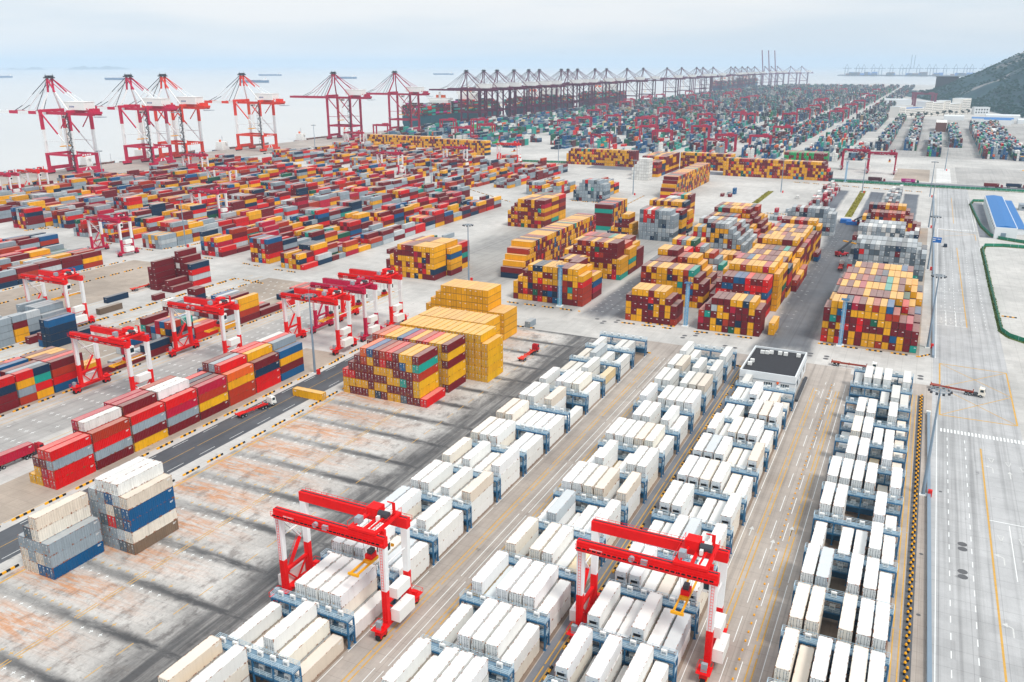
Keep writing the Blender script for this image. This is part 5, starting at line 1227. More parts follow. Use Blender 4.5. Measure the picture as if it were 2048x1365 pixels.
# ---------------------------------------------------------------- vehicles
def wheels(r, xs, ys, rad=.5, w=.3):
    for y in ys:
        for x in xs:
            s = 1 if x > 0 else -1
            t = MB(); t.cyl((x - w / 2, y, rad), (x + w / 2, y, rad), rad, 12, 0); t.cyl((x + s * w / 2 - .02, y, rad), (x + s * (w / 2 + .015), y, rad), rad * .55, 8, 1)
            t.build('wheel', [M['black'], M['steel']], r)
def tractor(r, y, ccab, n=2):
    """terminal truck with its nose towards +Y; y = front bumper"""
    b = MB()
    b.hexa([(-1.2, y - 2.1, .7), (1.2, y - 2.1, .7), (1.2, y, .7), (-1.2, y, .7), (-1.15, y - 2.05, 3.0), (1.15, y - 2.05, 3.0), (1.1, y - .35, 3.0), (-1.1, y - .35, 3.0)], 0)
    b.hexa([(-.9, y - 1.9, 3.0), (.9, y - 1.9, 3.0), (.85, y - .9, 3.0), (-.85, y - .9, 3.0), (-.7, y - 1.8, 3.45), (.7, y - 1.8, 3.45), (.7, y - 1.3, 3.1), (-.7, y - 1.3, 3.1)], 0)
    cab = b.build('cab', M['rail'], r, color=ccab)
    g = MB(); g.quad([(-1.0, y - .10, 1.9), (1.0, y - .10, 1.9), (.96, y - .30, 2.8), (-.96, y - .30, 2.8)])
    for s in (-1, 1): g.quad([(s * 1.185, y - 1.6, 1.9), (s * 1.185, y - .5, 1.9), (s * 1.14, y - .6, 2.75), (s * 1.14, y - 1.6, 2.75)][::s])
    g.build('window', M['glass'], cab)
    l = MB()
    for s in (-1, 1): l.box(s * .95 - .18, s * .95 + .18, y - .01, y + .03, .85, 1.1)
    l.build('headlight', M['house'], cab)
    b = MB(); b.box(-.45, .45, y - 6.2, y - .3, .75, 1.05); b.box(-1.15, -.5, y - 3.6, y - 2.4, .5, 1.0); b.box(.5, 1.15, y - 3.6, y - 2.4, .5, 1.0); b.build('chassis', M['dark'], r)
    wheels(r, (-1.05, 1.05), (y - 1.3, y - 4.5, y - 5.7)[:1 + n])
def trailer(r, y0, y1, c):
    b = MB()
    for x in (-.5, .5): b.box(x - .11, x + .11, y0, y1, 1.05, 1.4)
    n = int((y1 - y0) / 1.9)
    for i in range(n + 1):
        y = y0 + .15 + (y1 - y0 - .3) * i / n; w = 1.22 if i in (0, n, n // 2) else .62; b.box(-w, w, y - .13, y + .13, 1.06, 1.42 if w > 1 else 1.36)
    for y in (y0 + .15, y1 - .15):
        for x in (-1.22, 1.22): b.box(x - .09, x + .09, y - .15, y + .15, 1.4, 1.75)
    b.box(-1.1, 1.1, y0 + .1, y0 + 3.2, 1.42, 1.46)
    b.build('trailer_frame', M['rail'], r, color=c)
    wheels(r, (-1.0, 1.0), (y0 + 1.2, y0 + 2.5))
def truck(x, y, rz, ccab, ctr, lab, load=None, Ln=13, grp='container trucks on the terminal roads'):
    r = empty('container_truck', (x, y, .02), rz, category='truck', label=lab, group=grp)
    tractor(r, Ln / 2 + 2, ccab); trailer(r, -Ln / 2, Ln / 2 - 1.6, ctr)
    return r
WH = lin(236, 236, 230); TR = lin(214, 40, 30); RB = lin(150, 62, 44)
truck(-184.6, 191, R(-8), WH, lin(220, 30, 26), 'white cab truck with empty red trailer on the asphalt road')
truck(-127.4, 278.5, R(0), lin(190, 20, 34), ORG, 'red cab truck with empty orange trailer beside the yellow stacks')
truck(-14.5, 319.8, R(-90), WH, RB, 'truck with empty brown trailer passing behind the rightmost reefer block', Ln=14)
truck(19.5, 309, R(-97), lin(238, 230, 216), RB, 'white cab truck with empty brown trailer crossing the yellow box junction', Ln=15)
truck(-34, 488, R(2), WH, ORG, 'truck with orange trailer parked beside the grey wall of stacks')
t_ = truck(-219.8, 133.5, R(-2), lin(180, 20, 40), lin(60, 60, 64), 'truck with dark trailer carrying a magenta red container at the left edge')
me4, dl4, dr4, _u = cm('dry', 12.19, 2.7)
o = link('shipping_container', me4, None, (-219.8, 132.6, 1.48), R(-2), CN['crimson'], label='crimson container riding on the truck trailer at the left edge', category='container')
for d_ in (dl4, dr4): link('door', d_, o, color=CN['crimson'])
b = truck(-344.5, 289, R(0), lin(150, 30, 30), ORG, 'orange trailer truck parked left of the maroon group')
for i, (x, y, c, ct, lab) in enumerate(((-40, 885, lin(150, 50, 60), 'dull maroon', 'dull maroon container on a truck along the public road'), (-11, 886, lin(20, 110, 80), 'magenta', 'magenta container with white letters on a truck along the public road'), (58, 884, lin(150, 40, 60), 'maroon', 'maroon container on a truck near the right end of the public road'), (76, 890, lin(150, 60, 70), 'navy', 'navy container on a truck at the right end of the public road'))):
    truck(x, y, R(-90), c, lin(60, 60, 64), 'road truck hauling the %s' % lab.split(' on a truck')[0].replace('container', 'box'))
    o = link('shipping_container', me4, None, (x - .9, y, 1.5), R(-90), CN[ct], label=lab, category='container')
    for d_ in (dl4, dr4): link('door', d_, o, color=CN[ct])
    if ct == 'magenta':
        tm = text_mesh('ONE', 2.2, M['textw']); q = link('lettering', tm, o, (1.235, 0, 1.3)); q.rotation_euler = (R(90), 0, R(90))
for i, (x, y, rz) in enumerate(((-724, 536, 92), (-726, 562, 92), (-742, 690, 90), (-738, 745, 90), (-742, 838, 60), (-735, 905, 92), (-738, 985, 92), (-742, 1075, 90), (-700, 800, 90), (-712, 760, 90))):
    truck(x, y, R(rz - 90), WH, lin(60, 62, 66), 'dark chassis truck on the quay apron, %s from the left' % ORD[i], grp='chassis trucks on the quay apron')
def car(x, y, rz, c, lab):
    r = empty('parked_car', (x, y, .02), rz, category='van', label=lab); b = MB()
    b.hexa([(-1.0, -2.4, .4), (1.0, -2.4, .4), (1.0, 2.4, .4), (-1.0, 2.4, .4), (-1.0, -2.4, 1.15), (1.0, -2.4, 1.15), (.98, 2.4, 1.0), (-.98, 2.4, 1.0)], 0)
    b.hexa([(-.98, -2.3, 1.15), (.98, -2.3, 1.15), (.95, 1.3, 1.12), (-.95, 1.3, 1.12), (-.82, -2.1, 1.95), (.82, -2.1, 1.95), (.8, .4, 1.95), (-.8, .4, 1.95)], 0)
    bd = b.build('body', M['rail'], r, color=c)
    g = MB(); g.quad([(-.85, 1.2, 1.2), (.85, 1.2, 1.2), (.74, .52, 1.85), (-.74, .52, 1.85)]); g.quad([(.8, -2.30, 1.25), (-.8, -2.30, 1.25), (-.7, -2.17, 1.8), (.7, -2.17, 1.8)])
    for s in (-1, 1): g.quad([(s * .985, -1.9, 1.25), (s * .985, .9, 1.25), (s * .86, .4, 1.82), (s * .86, -1.9, 1.82)][::s])
    g.build('window', M['glass'], bd); wheels(r, (-.85, .85), (-1.5, 1.5), .34, .22)
car(18.2, 577, 0, lin(44, 56, 78), 'dark blue van driving on the wide road by the shed')
def stacker(x, y, rz, lab, boom=R(38), grp='mobile container handlers'):
    r = empty('reach_stacker', (x, y, .02), rz, category='reach stacker', label=lab, group=grp); c = lin(176, 24, 36); b = MB()
    b.box(-1.5, 1.5, -4.2, 3.6, .9, 2.0); b.box(-1.6, 1.6, -4.3, -2.4, 2.0, 3.0); b.build('body', M['rail'], r, color=c)
    b = MB(); b.box(-.8, .8, -1.4, .4, 2.004, 3.9); cab = b.build('operator_cab', M['glass'], r)
    b = MB(); b.bar((0, -3.2, 3.2), (0, 6, 8.6), .9, .9); b.build('lift_boom', M['dark'], r)
    b = MB(); b.box(-6, 6, 5.6, 6.6, 7.2, 7.8); b.build('spreader', M['yellow'], r)
    wheels(r, (-1.6, 1.6), (-2.9, 2.6), .85, .7)
stacker(-36.5, 521, R(-40), 'dark red reach stacker working beside the grey wall of stacks'); stacker(-124, 498, R(0), 'dark red reach stacker in the dark lane by the stepped field')
stacker(-36, 633, R(-80), 'red reach stacker beside the blue sheets and far maroon stacks'); stacker(95, 975, R(70), 'reach stacker with raised boom in the yard beyond the public road'); stacker(104, 1120, R(20), 'reach stacker parked between far container rows')
b = MB(); b.box(-48.5, -41.5, 636, 641, 0, 2.6); b.box(-44, -37, 630, 634.5, 0, 2.4); o = b.build('blue_sheeted_pile', M['tarp'], label='pile under blue sheeting at the end of the grass strip', category='pile')

# ---------------------------------------------------------------- lamp masts and towers
def mast(h):
    r = empty('lamp_mast', category='lamp mast', group='high lamp masts')
    b = MB(); b.cyl((0, 0, .3), (0, 0, h), .46, 12, 0, .2); b.build('pole', M['pole'], r)
    b = MB(); b.box(-.9, .9, -.9, .9, 0, .35); b.build('base', M['house'], r)
    b = MB()
    for i in range(16):
        a, c = 2 * math.pi * i / 16, 2 * math.pi * (i + 1) / 16
        for rr in (2.3, 1.2): b.bar((rr * math.cos(a), rr * math.sin(a), h - .2), (rr * math.cos(c), rr * math.sin(c), h - .2), .12, .14)
    for i in range(8): a = math.pi * i / 4; b.bar((0, 0, h - .1), (2.3 * math.cos(a), 2.3 * math.sin(a), h - .2), .1)
    b.cyl((0, 0, h), (0, 0, h + 2.4), .04, 5)
    hd = b.build('head_ring', M['steel'], r)
    for i in range(10):
        a = 2 * math.pi * i / 10; f = MB(); x, y = 2.5 * math.cos(a), 2.5 * math.sin(a); f.box(x - .3, x + .3, y - .3, y + .3, h - .75, h - .28); f.build('floodlight', M['dark'], hd)
    b = MB(); b.box(1.1, 2.1, -.5, .5, 0, 1.8); b.build('control_box', M['red'], r, color=lin(220, 30, 24))
    return r
m0 = mast(29.6); fm = True
for x, y, lab in ((11.2, 224, 'lamp mast on the kerb right of the rightmost reefer block'), (10.8, 357.5, 'lamp mast at the corner of the right stack by the cross road'), (9.2, 504.6, 'lamp mast right of the grey wall of stacks'), (8.2, 642, 'lamp mast right of the far maroon stacks'), (7.5, 797.5, 'lamp mast at the far corner of the parking asphalt'),
                  (-189.6, 228.5, 'lamp mast at the far end of the red container row'), (-205, 374, 'lamp mast in front of the long striped row'), (-402.3, 373.5, 'lamp mast beside the grey stacks across the aisle'), (-407, 674, 'lamp mast at the bend of the second cross aisle'), (-222, 700, 'lamp mast on the open slab beside the white stack'),
                  (-700, 560, 'lamp mast by the quay apron behind the nearest quay crane'), (-742, 930, 'lamp mast on the apron behind the lone orange crane'), (-740, 1110, 'lamp mast on the apron by the crimson cranes'), (-110, 770, 'lamp mast on the left grass strip'), (-46, 800, 'lamp mast on the right grass strip'), (-350, 840, 'lamp mast before the left part of the yellow wall'),
                  (-520, 1150, 'lamp mast in the near rows of the second terminal'), (-300, 1130, 'lamp mast behind the yellow wall'), (-140, 1040, 'lamp mast behind the green and maroon stack'), (20, 1010, 'lamp mast in the open yard beyond the public road'), (-610, 1400, 'lamp mast in front of the large container ship')):
    o = m0 if fm else copy_tree(m0); fm = False; o.location = (x, y, 0); o['label'] = lab
def tower(h):
    r = empty('lattice_tower', category='tower', group='blue lattice towers'); b = MB(); w = .62
    for sx in (-w, w):
        for sy in (-w, w): b.box(sx - .09, sx + .09, sy - .09, sy + .09, .4, h)
    n = int(h / 1.5)
    for i in range(n):
        z = .5 + i * 1.5
        for s in (-w, w):
            b.bar((-w, s, z), (w, s, z + 1.5), .08); b.bar((s, -w, z + 1.5), (s, w, z), .08); b.box(-w, w, s - .05, s + .05, z - .05, z + .05); b.box(s - .05, s + .05, -w, w, z - .05, z + .05)
    b.build('lattice', M['lattice'], r)
    b = MB(); b.box(-.35, .35, -.35, .35, .4, h); b.build('ladder_shaft', M['lightblue'], r)
    b = MB(); b.box(-1.5, 1.5, -1.5, 1.5, h, h + .15); 
    for s in (-1.45, 1.45): b.box(-1.5, 1.5, s - .03, s + .03, h + 1.0, h + 1.08); b.box(s - .03, s + .03, -1.5, 1.5, h + 1.0, h + 1.08)
    for x in (-1.4, 0, 1.4): b.box(x - .03, x + .03, -1.45, -1.4, h + .15, h + 1.0)
    b.cyl((.8, 0, h), (.8, 0, h + 2.2), .1, 6); b.build('platform', M['bluesteel'], r)
    b = MB(); b.box(-1.4, 1.4, -1.4, 1.4, 0, .42); b.build('base', M['house'], r)
    return r
t0 = tower(19); ft = True
for x, y, lab in ((-144, 350, 'blue lattice tower in front of the multicoloured stack'), (-83.2, 344.5, 'blue lattice tower between the small stack and the stack at the cross road'), (-20.8, 345.2, 'blue lattice tower in front of the right stack by the cross road'), (-66, 868, 'blue lattice tower by the public road fence'), (-300, 905, 'blue lattice tower at the joint of the yellow wall')):
    o = t0 if ft else copy_tree(t0); ft = False; o.location = (x, y, 0); o['label'] = lab
b = MB(); b.box(-5, 5, -.1, .1, 5.5, 8.5, 0); b.build  # sign board over the road
r = empty('road_sign', (9.8, 560, 0), category='road sign', label='blue road sign board beside the wide road')
b = MB(); b.box(.2, 5.4, -.12, .12, 5.2, 8.4); b.build('board', M['tarp'], r)
b = MB(); b.cyl((0, 0, 0), (0, 0, 8.2), .16, 8); b.box(0, 5, .14, .3, 6.6, 6.8); b.build('post', M['steel'], r)
b = MB(); b.box(.6, 2.6, -.135, -.122, 7.2, 7.6); b.box(.6, 2.2, -.135, -.122, 6.2, 6.6); b.box(3.2, 4.8, -.135, -.122, 7.2, 7.6); b.build('lettering', M['textw'], r)

# yellow and black delineator posts
p0 = None
k = 0
for i in range(130):
    y = 116 + i * 1.42
    if p0 is None:
        b = MB(); b.cyl((0, 0, 0), (0, 0, .5), .22, 8, 1); b.cyl((0, 0, .5), (0, 0, .62), .25, 8, 1, .3); b.cyl((0, 0, .62), (0, 0, .95), .3, 8, 0, .16); p0 = b.build('bollard', [M['yellow'], M['black']])
        o = p0
    else: o = p0.copy(); COL.objects.link(o)
    o.location = (9.4 + (.35 if i % 2 else -.1), y, 0); o['label'] = 'short yellow topped black bollard in the line right of the rightmost reefer block'; o['category'] = 'bollard'; o['group'] = 'bollards along the rightmost reefer block'
kb = MB()
for x in (-49.9, -48.3): 
    y = 60
    while y < 298: kerb((x, y), (x, y + 4.2), .4, 1.0, 4, 1, .4); y += 8.5 + (1 if x < -49 else 0)
for i in range(80): kerb((-18.9, 60 + i * 3), (-18.9, 60.9 + i * 3), .25, .5, 1, 1, .3)
kb.build('kerb', [M['yellow'], M['black']], kind='structure')
for (x0, y0, x1, y1, lab) in ((13.75, 120, 11.9, 283, 'long blue grey cable trough beside the near stretch of the wide road'), (12.9, 345, 10.6, 800, 'long blue grey cable trough beside the far stretch of the wide road')):
    b = MB(); b.bar((x0, y0, .45), (x1, y1, .45), .62, .9, 0); b.bar((x0, y0, .92), (x1, y1, .92), .8, .06, 0); b.box(x1 - .7, x1 + .7, y1, y1 + .7, 0, 1.3, 1); b.build('cable_trough', [M['pole'], M['house']], label=lab, category='cable trough')

# ---------------------------------------------------------------- buildings
def building(name, lab, cat='building', loc=(0, 0, 0), rz=0): return empty(name, loc, rz, label=lab, category=cat)
r = building('office_building', 'small pale office building with black flat roof at the end of the third reefer block', 'office')
b = MB(); x0, x1, y0, y1, h = -47.8, -29.2, 280, 308.5, 6.3
b.box(x0, x1, y0, y1, 0, h, 0); b.box(x0 - .12, x1 + .12, y0 - .12, y1 + .12, 4.5, 4.75, 1); b.build('wall', [M['wallwhite'], M['steel']], r)
b = MB(); b.box(x0 + .5, x1 - .5, y0 + .5, y1 - .5, h + .002, h + .2); rf_ = b.build('roof', M['roofblack'], r)
b = MB()
for a in ((x0, x1, y0, y0 + .45), (x0, x1, y1 - .45, y1), (x0, x0 + .45, y0 + .454, y1 - .454), (x1 - .45, x1, y0 + .454, y1 - .454)): b.box(*a, h + .002, h + .9)
b.build('parapet', M['wallwhite'], r)
for (x, y) in ((-45.6, 291), (-45.8, 287.5), (-44, 302), (-42.4, 302.2), (-41, 303), (-38, 303.3), (-36, 303.2), (-31.6, 303.5)):
    b = MB(); b.box(x - .7, x + .7, y - .5, y + .5, h + .35, h + 1.5, 0); b.cyl((x - .7, y, h + .9), (x - .76, y, h + .9), .35, 8, 1); b.build('air_conditioner', [M['house'], M['dark']], rf_)
for x in (-44.5, -38, -32.5):
    b = MB(); b.box(x - 1.3, x + 1.3, y0 - .08, y0 - .002, 2.2, 4.0, 0)
    for k in (-.8, 0, .8): b.box(x + k - .05, x + k + .05, y0 - .1, y0 - .082, 2.2, 4.0, 1)
    b.box(x - 1.4, x + 1.4, y0 - .2, y0 - .002, 2.0, 2.15, 1); b.build('window', [M['window'], M['house']], r)
for y in (286, 294, 302):
    b = MB(); b.box(x1 + .002, x1 + .06, y - 1.4, y + 1.4, 2.2, 4.0); b.build('window', M['window'], r)
b = MB(); b.box(-35.2, -34.5, y0 - .5, y0 - .002, 4.0, 4.6); b.cyl((-34.85, y0 - .5, 4.2), (-34.85, y0 - .9, 4.1), .28, 8); b.build('wall_lamp', M['orange'], r)
b = MB(); b.box(-28.4, -27.4, 276, 300, 0, .9); b.build('planter', M['dark'], label='dark low barrier along the right side of the office', category='barrier')
r = building('warehouse', 'long white shed with bright blue roof by the wide road', 'shed')
b = MB(); x0, x1, y0, y1 = 46.4, 59, 619, 770
b.hexa([(x0, y0, 0), (x1, y0, 0), (x1, y1, 0), (x0, y1, 0), (x0, y0, 7.4), (x1, y0, 7.4), (x1, y1, 7.4), (x0, y1, 7.4)], 0); b.build('wall', M['wallwhite'], r)
b = MB(); xm = 52.7
b.hexa([(x0 + .5, y0 + 1, 7.404), (xm, y0 + 1, 7.404), (xm, y1 - .6, 7.404), (x0 + .5, y1 - .6, 7.404), (x0 + .5, y0 + 1, 7.6), (xm, y0 + 1, 8.4), (xm, y1 - .6, 8.4), (x0 + .5, y1 - .6, 7.6)], 0)
b.hexa([(xm + .02, y0 + 1, 7.404), (x1 - .5, y0 + 1, 7.404), (x1 - .5, y1 - .6, 7.404), (xm + .02, y1 - .6, 7.404), (xm + .02, y0 + 1, 8.4), (x1 - .5, y0 + 1, 7.6), (x1 - .5, y1 - .6, 7.6), (xm + .02, y1 - .6, 8.4)], 0)
b.build('roof', M['roofblue'], r)
b = MB()
for i in range(14): b.box(x0 - .05, x0 - .002, y0 + 6 + i * 10, y0 + 9 + i * 10, 4.6, 6.0)
b.build('window', M['window'], r)
b = MB(); b.box(50, 53, y0 - .06, y0 - .002, 0, 4); b.build('door', M['pole'], r)
r = building('warehouse', 'lower lean-to shed with blue roof right of the long white shed', 'shed')
b = MB(); b.box(60.2, 65.6, 640, 774, 0, 3.9); b.build('wall', M['wallwhite'], r); b = MB(); b.box(60, 65.8, 639.6, 774.4, 3.904, 4.15); b.build('roof', M['roofblue'], r)
b = MB(); b.box(60.15, 60.198, 650, 770, 1.2, 2.2); b.build('window', M['window'], r)
r = building('hut', 'grey site hut right of the blue roofed sheds', 'hut'); b = MB(); b.box(70, 82, 752, 762, 0, 4.4); b.build('wall', M['steel'], r)
b = MB(); b.box(71.5, 74, 751.94, 751.998, 1.6, 3.0); b.box(77, 80, 751.94, 751.998, 1.6, 3.0); b.build('window', M['window'], r); b = MB(); b.box(69.7, 82.3, 751.7, 762.3, 4.404, 4.6); b.build('roof', M['steel'], r)
r = building('warehouse', 'blue roofed canopy beyond the public road at the right edge', 'canopy'); b = MB(); b.box(99, 130, 925, 975, 4.6, 5.0); b.build('roof', M['roofblue'], r)
b = MB()
for x in (100, 114, 129):
    for y in (927, 950, 973): b.box(x - .2, x + .2, y - .2, y + .2, 0, 4.596)
b.build('post', M['steel'], r)
# long cream office block at the foot of the hill
ang = math.atan2(243, 136)
r = building('office_block', 'long cream office block at the foot of the hill', 'building', (-72, 1992, 0), ang)
for (a, c, dpt, h, nm) in ((0, 24, 22, 22, 'wing'), (24, 98, 16, 17, 'wing'), (98, 126, 22, 30, 'wing'), (126, 176, 16, 27, 'wing'), (176, 196, 22, 30, 'wing'), (196, 244, 16, 23, 'wing'), (244, 280, 24, 33, 'wing')):
    b = MB(); b.box(a, c, -dpt / 2, dpt / 2, 0, h); w_ = b.build(nm, M['wallcream'], r)
    g = MB(); z = 2.2
    while z < h - 2.2:
        x = a + 1.6
        while x < c - 2.6: g.box(x, x + 2.2, -dpt / 2 - .06, -dpt / 2 - .004, z, z + 1.7); x += 4.2
        z += 3.6
    g.build('window', M['window'], w_)
    b = MB(); b.box(a, c, -dpt / 2 - .3, dpt / 2 + .3, h + .002, h + .6); b.build('roof', M['wallwhite'], r)
b = MB(); b.box(30, 92, -7.5, 7.5, 17.61, 18.4); b.build('roof', M['roofblue'], r)
r = building('house', 'small white house right of the cream office block', 'house', (96, 2206, 0), .3)
b = MB(); b.box(-16, 16, -8, 8, 0, 15); b.build('wall', M['wallwhite'], r); b = MB(); b.box(-16.5, 16.5, -8.5, 8.5, 15.004, 15.8); b.build('roof', M['wallwhite'], r)
b = MB()
for z in (3, 9):
    for i in range(5): b.box(-13 + i * 5.6, -10 + i * 5.6, -8.06, -8.004, z, z + 3)
b.build('window', M['window'], r)
for i, (x, y, w, d, h, rf_, lab) in enumerate(((105, 1905, 70, 50, 8, 'roofblue', 'blue roofed warehouse below the small white house'), (170, 1900, 46, 30, 7, 'wallwhite', 'white roofed warehouse right of the blue roofed one'), (230, 1890, 40, 30, 7, 'roofblue', 'blue roofed warehouse near the right edge below the hill'), (40, 1960, 36, 24, 8, 'wallwhite', 'white shed in front of the cream office block'), (82, 1560, 26, 60, 9, 'wallwhite', 'white shed between the far right container rows'), (16, 1640, 16, 80, 15, 'wallcream', 'tall tan box shed among the far container rows'), (-90, 2650, 70, 30, 14, 'wallwhite', 'white building on the road by the foot of the hill'), (128, 2010, 60, 30, 9, 'wallwhite', 'white shed just below the small white house'), (190, 1990, 50, 26, 9, 'roofblue', 'blue roofed shed at the foot of the hill slope'), (110, 1840, 44, 24, 9, 'roofblue', 'blue roofed shed behind the far right container rows'))):
    r = building('warehouse', lab, 'warehouse', (x, y, 0)); b = MB(); b.box(-w / 2, w / 2, -d / 2, d / 2, 0, h); b.build('wall', M['wallwhite' if rf_ != 'wallcream' else 'deck'], r)
    b = MB(); b.hexa([(-w / 2, -d / 2, h + .004), (w / 2, -d / 2, h + .004), (w / 2, d / 2, h + .004), (-w / 2, d / 2, h + .004), (-w / 2, -2, h + 1.6), (w / 2, -2, h + 1.6), (w / 2, 2, h + 1.6), (-w / 2, 2, h + 1.6)]); b.build('roof', M[rf_], r)
# gate portals on the far road
for i, (x, y) in enumerate(((-30, 2640), (-22, 2560))):
    r = empty('gate_portal', (x, y, 0), label='%s dark red gantry standing over the far road by the hill' % ('rear', 'front')[i], category='gantry'); b = MB()
    for s in (-24, 24): b.box(s - 3, s + 3, -3, 3, 0, 30)
    b.box(-28, 28, -2.6, 2.6, 30.004, 34); b.build('frame', M['rail'], r, color=lin(120, 60, 80)); b = MB(); b.box(-6, 6, -4, 4, 34.004, 37); b.build('trolley', M['dark'], r)

# ---------------------------------------------------------------- fences, hedges, grass
def fence(pts, lab, h=1.8):
    r = empty('mesh_fence', (*pts[0], 0), label=lab, category='fence', group='green mesh fences'); ox, oy = pts[0]; b = MB(); p_ = MB()
    for (ax, ay), (bx_, by) in zip(pts, pts[1:]):
        b.bar((ax - ox, ay - oy, h / 2 + .2), (bx_ - ox, by - oy, h / 2 + .2), .06, h)
        n = max(1, int(math.hypot(bx_ - ax, by - ay) / 4))
        for i in range(n + 1):
            t = i / n; x, y = ax + (bx_ - ax) * t - ox, ay + (by - ay) * t - oy; p_.box(x - .06, x + .06, y - .06, y + .06, 0, h + .5)
    b.build('panel', M['hedge'], r); p_.build('post', M['lightblue'], r, kind='stuff')
    return r
HA = [(75, 606), (62, 610), (50, 617), (45.2, 626), (41, 660), (38.6, 720), (37.2, 768), (39.5, 786), (52, 790)]
HB = [(75, 592), (50, 592), (40, 588), (38.3, 575), (38.2, 480), (38.4, 394), (41, 386), (47, 380), (60, 371), (80, 360)]
fence(HA, 'green fence curving round the long white shed'); fence(HB, 'green fence round the pale empty yard at right')
fence([(-80, 870), (0, 868), (80, 866), (300, 864)], 'long green fence along the public road'); fence([(-430, 895), (-366, 905)], 'green fence left of the yellow wall')
gs = MB(); rg = random.Random(8)
def verge(pts, w):
    for (ax, ay), (bx_, by) in zip(pts, pts[1:]):
        d = Vector((bx_ - ax, by - ay, 0)); Ln = d.length; d.normalize(); n = Vector((-d.y, d.x, 0))
        gs.quad([Vector((ax, ay, .03)) - n * w, Vector((bx_, by, .03)) - n * w, Vector((bx_, by, .03)) + n * w, Vector((ax, ay, .03)) + n * w])
        for i in range(int(Ln * 3)):
            p = Vector((ax, ay, .03)) + d * rg.uniform(0, Ln) + n * rg.uniform(-w, w); a = rg.uniform(0, 3.14); s = rg.uniform(.2, .5)
            v = Vector((math.cos(a), math.sin(a), 0)) * s; gs.quad([p - v, p + v, p + v * .3 + Vector((0, 0, s * 1.3)), p - v * .4 + Vector((0, 0, s * 1.2))])
verge(HA, 1.0); verge(HB, 1.1); verge([(-80, 866.5), (0, 864.5), (80, 862.5), (300, 860.5)], 1.4); verge([(-430, 892), (-366, 902)], 2.5)
gs.build('verge_grass', M['grass2'], kind='stuff', label='grass verge below the green fences', category='grass')
for pts, lab in (([(-119.3, 700), (-119.3, 776)], 'left'), ([(-45.6, 664), (-45.6, 812)], 'right')):
    gs = MB(); verge(pts, 2.5); gs.build('grass_strip', M['grassm'], kind='stuff', label='dry yellow green grass strip, %s one of two in the open yard' % lab, category='grass')

# ---------------------------------------------------------------- hill, islands and far shore
t = NT('hillside'); P = t.pos(); n1 = t.noise(P, .006, 6, .65, .5); n2 = t.noise(P, .03, 5, .7); nz = t.sep(t.new('ShaderNodeNewGeometry').outputs['Normal'])[2]
c = t.mix(t.smooth(n2, .35, .65), lin(8, 54, 66), lin(20, 72, 76))
rk = t.math('MULTIPLY', t.smooth(n1, .57, .63), t.smooth(n2, .34, .5))
c = t.mix(rk, c, lin(138, 136, 136))
t.ln(c, t.p.inputs['Base Color']); t.p.inputs['Roughness'].default_value = .9
from mathutils import noise as mn
HILLM = t.mat
b = MB(); nx, ny = 70, 70
def hh(x, y):
    ax, ay = 167.0, 2120.0; u = ((x - ax) * 920 + (y - ay) * 194) / 940
    v = (-(x - ax) * 194 + (y - ay) * 920) / 940           # along the foot
    if u < 0: return -1
    h = 26 * (1 - math.exp(-u / 34)) + .54 * max(0, u - 45)
    q = 1.0
    if v > 900: q = max(0, 1 - (v - 900) / (520 + u * 1.2))
    h *= q ** .8
    if 90 < u < 150 and v < 700: h -= (u - 90) * .12
    h = min(h, 235)
    return h + (mn.noise(Vector((x * .012, y * .012, 0))) * 8 + mn.noise(Vector((x * .04, y * .04, 3))) * 2 + mn.noise(Vector((x * .004, y * .004, 7))) * 16) * min(1, u / 60)
for j in range(ny + 1):
    for i in range(nx + 1):
        v = -1400 + 3400 * j / ny; u = -4 + 900 * (i / nx) ** 1.5
        x = 167 + u * .9787 - v * .2064; y = 2120 + u * .2064 + v * .9787
        b.v.append((x, y, hh(x, y)))
for j in range(ny):
    for i in range(nx): k = j * (nx + 1) + i; b.f.append((k, k + 1, k + nx + 2, k + nx + 1)); b.m.append(0)
hill = b.build('hill', t.mat, kind='structure')
# scrub on the hill
bu = MB(); rb_ = random.Random(2)
for i in range(5200):
    u = rb_.uniform(2, 1) * 0 + rb_.random() ** 1.6 * 620 + 2; v = rb_.uniform(-300, 1500)
    x = 167 + u * .9787 - v * .2064; y = 2120 + u * .2064 + v * .9787
    if mn.noise(Vector((x * .006, y * .006, 11))) > .16 or mn.noise(Vector((x * .017, y * .017, 2))) > .38: continue
    h = hh(x, y); s = rb_.uniform(3, 6)
    if h < 1: continue
    p = Vector((x, y, h)); k = len(bu.v); n = 6
    for q in range(n): a = 6.283 * q / n; rr = s * rb_.uniform(.6, 1.1); bu.v.append((p.x + rr * math.cos(a), p.y + rr * math.sin(a), p.z + s * rb_.uniform(.0, .35)))
    for q in range(n): a = 6.283 * q / n + .5; rr = s * rb_.uniform(.3, .6); bu.v.append((p.x + rr * math.cos(a), p.y + rr * math.sin(a), p.z + s * rb_.uniform(.6, 1.0)))
    for q in range(n): w = (q + 1) % n; bu.f.append((k + q, k + w, k + n + w, k + n + q)); bu.m.append(0)
    bu.f.append(tuple(k + n + q for q in range(n))); bu.m.append(0)
bu.build('hillside_scrub', M['leaf'], kind='stuff', label='dense green scrub covering the hillside', category='vegetation')
r = building('water_tank_house', 'dark square building on the crest of the hill', 'building', (40, 3290, 40)); 
r.location = (30, 3330, max(20, hh(30, 3330)) - 3)
b = MB(); b.box(-34, 34, -12, 12, 0, 34); b.build('wall', M['dark'], r); b = MB(); b.box(-36, 36, -13, 13, 34.004, 36); b.build('roof', M['dark'], r)
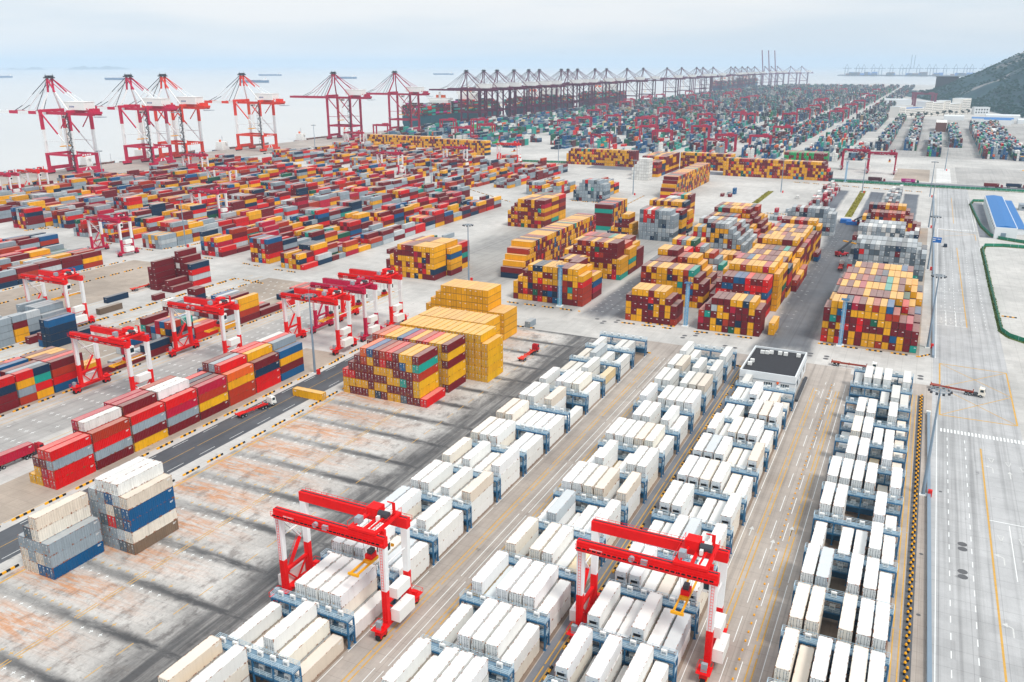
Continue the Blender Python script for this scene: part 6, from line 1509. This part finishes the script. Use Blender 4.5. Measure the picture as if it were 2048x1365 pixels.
# trees by the cream office block
def tree(x, y, s, lab):
    r = empty('broadleaf_tree', (x, y, 0), label=lab, category='tree', group='trees before the cream office block'); b = MB()
    b.cyl((0, 0, 0), (.2 * s, 0, 3.2 * s), .35 * s, 7, 0, .18 * s)
    for a in range(4): b.cyl((.1 * s, 0, 2.2 * s), (1.6 * s * math.cos(a * 1.6), 1.6 * s * math.sin(a * 1.6), 4.4 * s), .14 * s, 5, 0, .05 * s)
    b.build('trunk', M['trunk'], r); c = MB(); rr = random.Random(int(x * 7 + y))
    cl = [(rr.uniform(-2.2, 2.2) * s, rr.uniform(-2.2, 2.2) * s, rr.uniform(3.2, 6.6) * s) for _ in range(9)]
    for i in range(260):
        q = rr.choice(cl); d = Vector((rr.gauss(0, 1), rr.gauss(0, 1), rr.gauss(0, .8))).normalized() * rr.uniform(.5, 1.35) * s; p = Vector(q) + d
        a = Vector((rr.uniform(-1, 1), rr.uniform(-1, 1), rr.uniform(-.6, .6))).normalized() * .55 * s; e = a.cross(Vector((rr.uniform(-1, 1), rr.uniform(-1, 1), 1))).normalized() * .42 * s
        c.quad([p - a, p - e, p + a, p + e])
    c.build('crown', M['leaf'], r)
nt_ = 0
for i in range(11):
    f = .06 + i * .09; x = -72 + 136 * f + 13; y = 1992 + 243 * f - 24 + (i % 3) * 6
    tree(x, y, 1.0 + .25 * (i % 4), 'dark green tree before the cream office block, %s from its left end' % ORD[i])
# islands far out and the port on the opposite shore
for x, y, w, h, lab in ((-16414, 13100, 640, 110, ''), (-16090, 13490, 760, 95, ''), (-16984, 12350, 420, 75, ''), (-17200, 12050, 460, 40, ''), (-17400, 11800, 420, 40, '')):
    b = MB(); n = 22; m_ = 6
    for j in range(m_ + 1):
        for i in range(n + 1):
            t_ = i / n; q = j / m_; z = h * (math.sin(math.pi * t_) ** .8) * (math.sin(math.pi * q)) * (.65 + .5 * mn.noise(Vector((t_ * 4 + x, 0, 3)))) - 8
            b.v.append((x + (t_ - .5) * w * .55 + (q - .5) * 200, y + (t_ - .5) * w * .85, z))
    for j in range(m_):
        for i in range(n): k = j * (n + 1) + i; b.f.append((k, k + 1, k + n + 2, k + n + 1)); b.m.append(0)
    b.build('island_hills', HILLM, kind='structure')
fp = MB(); rr = random.Random(6)
fp.box(-900, 2600, 9300, 9800, -6.5, 3, 0)
for i in range(60): x = rr.uniform(-860, 1300); fp.box(x, x + rr.uniform(30, 90), 9250, 9290, 3, rr.uniform(12, 34), rr.randint(1, 2))
for i in range(26):
    x = -820 + i * 78 + rr.uniform(-20, 20); fp.box(x, x + 6, 9300, 9306, 3, 64, 3); fp.box(x + 26, x + 32, 9300, 9306, 3, 64, 3); fp.box(x - 20, x + 60, 9300, 9306, 62, 68, 3); fp.bar((x, 9303, 66), (x + 16, 9303, 104), 4, 4, 3); fp.bar((x + 34, 9303, 66), (x + 16, 9303, 104), 3, 3, 3)
fp.box(-250, -244, 9300, 9306, 60, 190, 3); fp.box(-222, -216, 9300, 9306, 60, 186, 3)
fp.build('far_shore_terminal', [M['cover'], M['tarp'], M['deck'], M['pole']], kind='stuff', label='faint container terminal on the opposite shore', category='port')
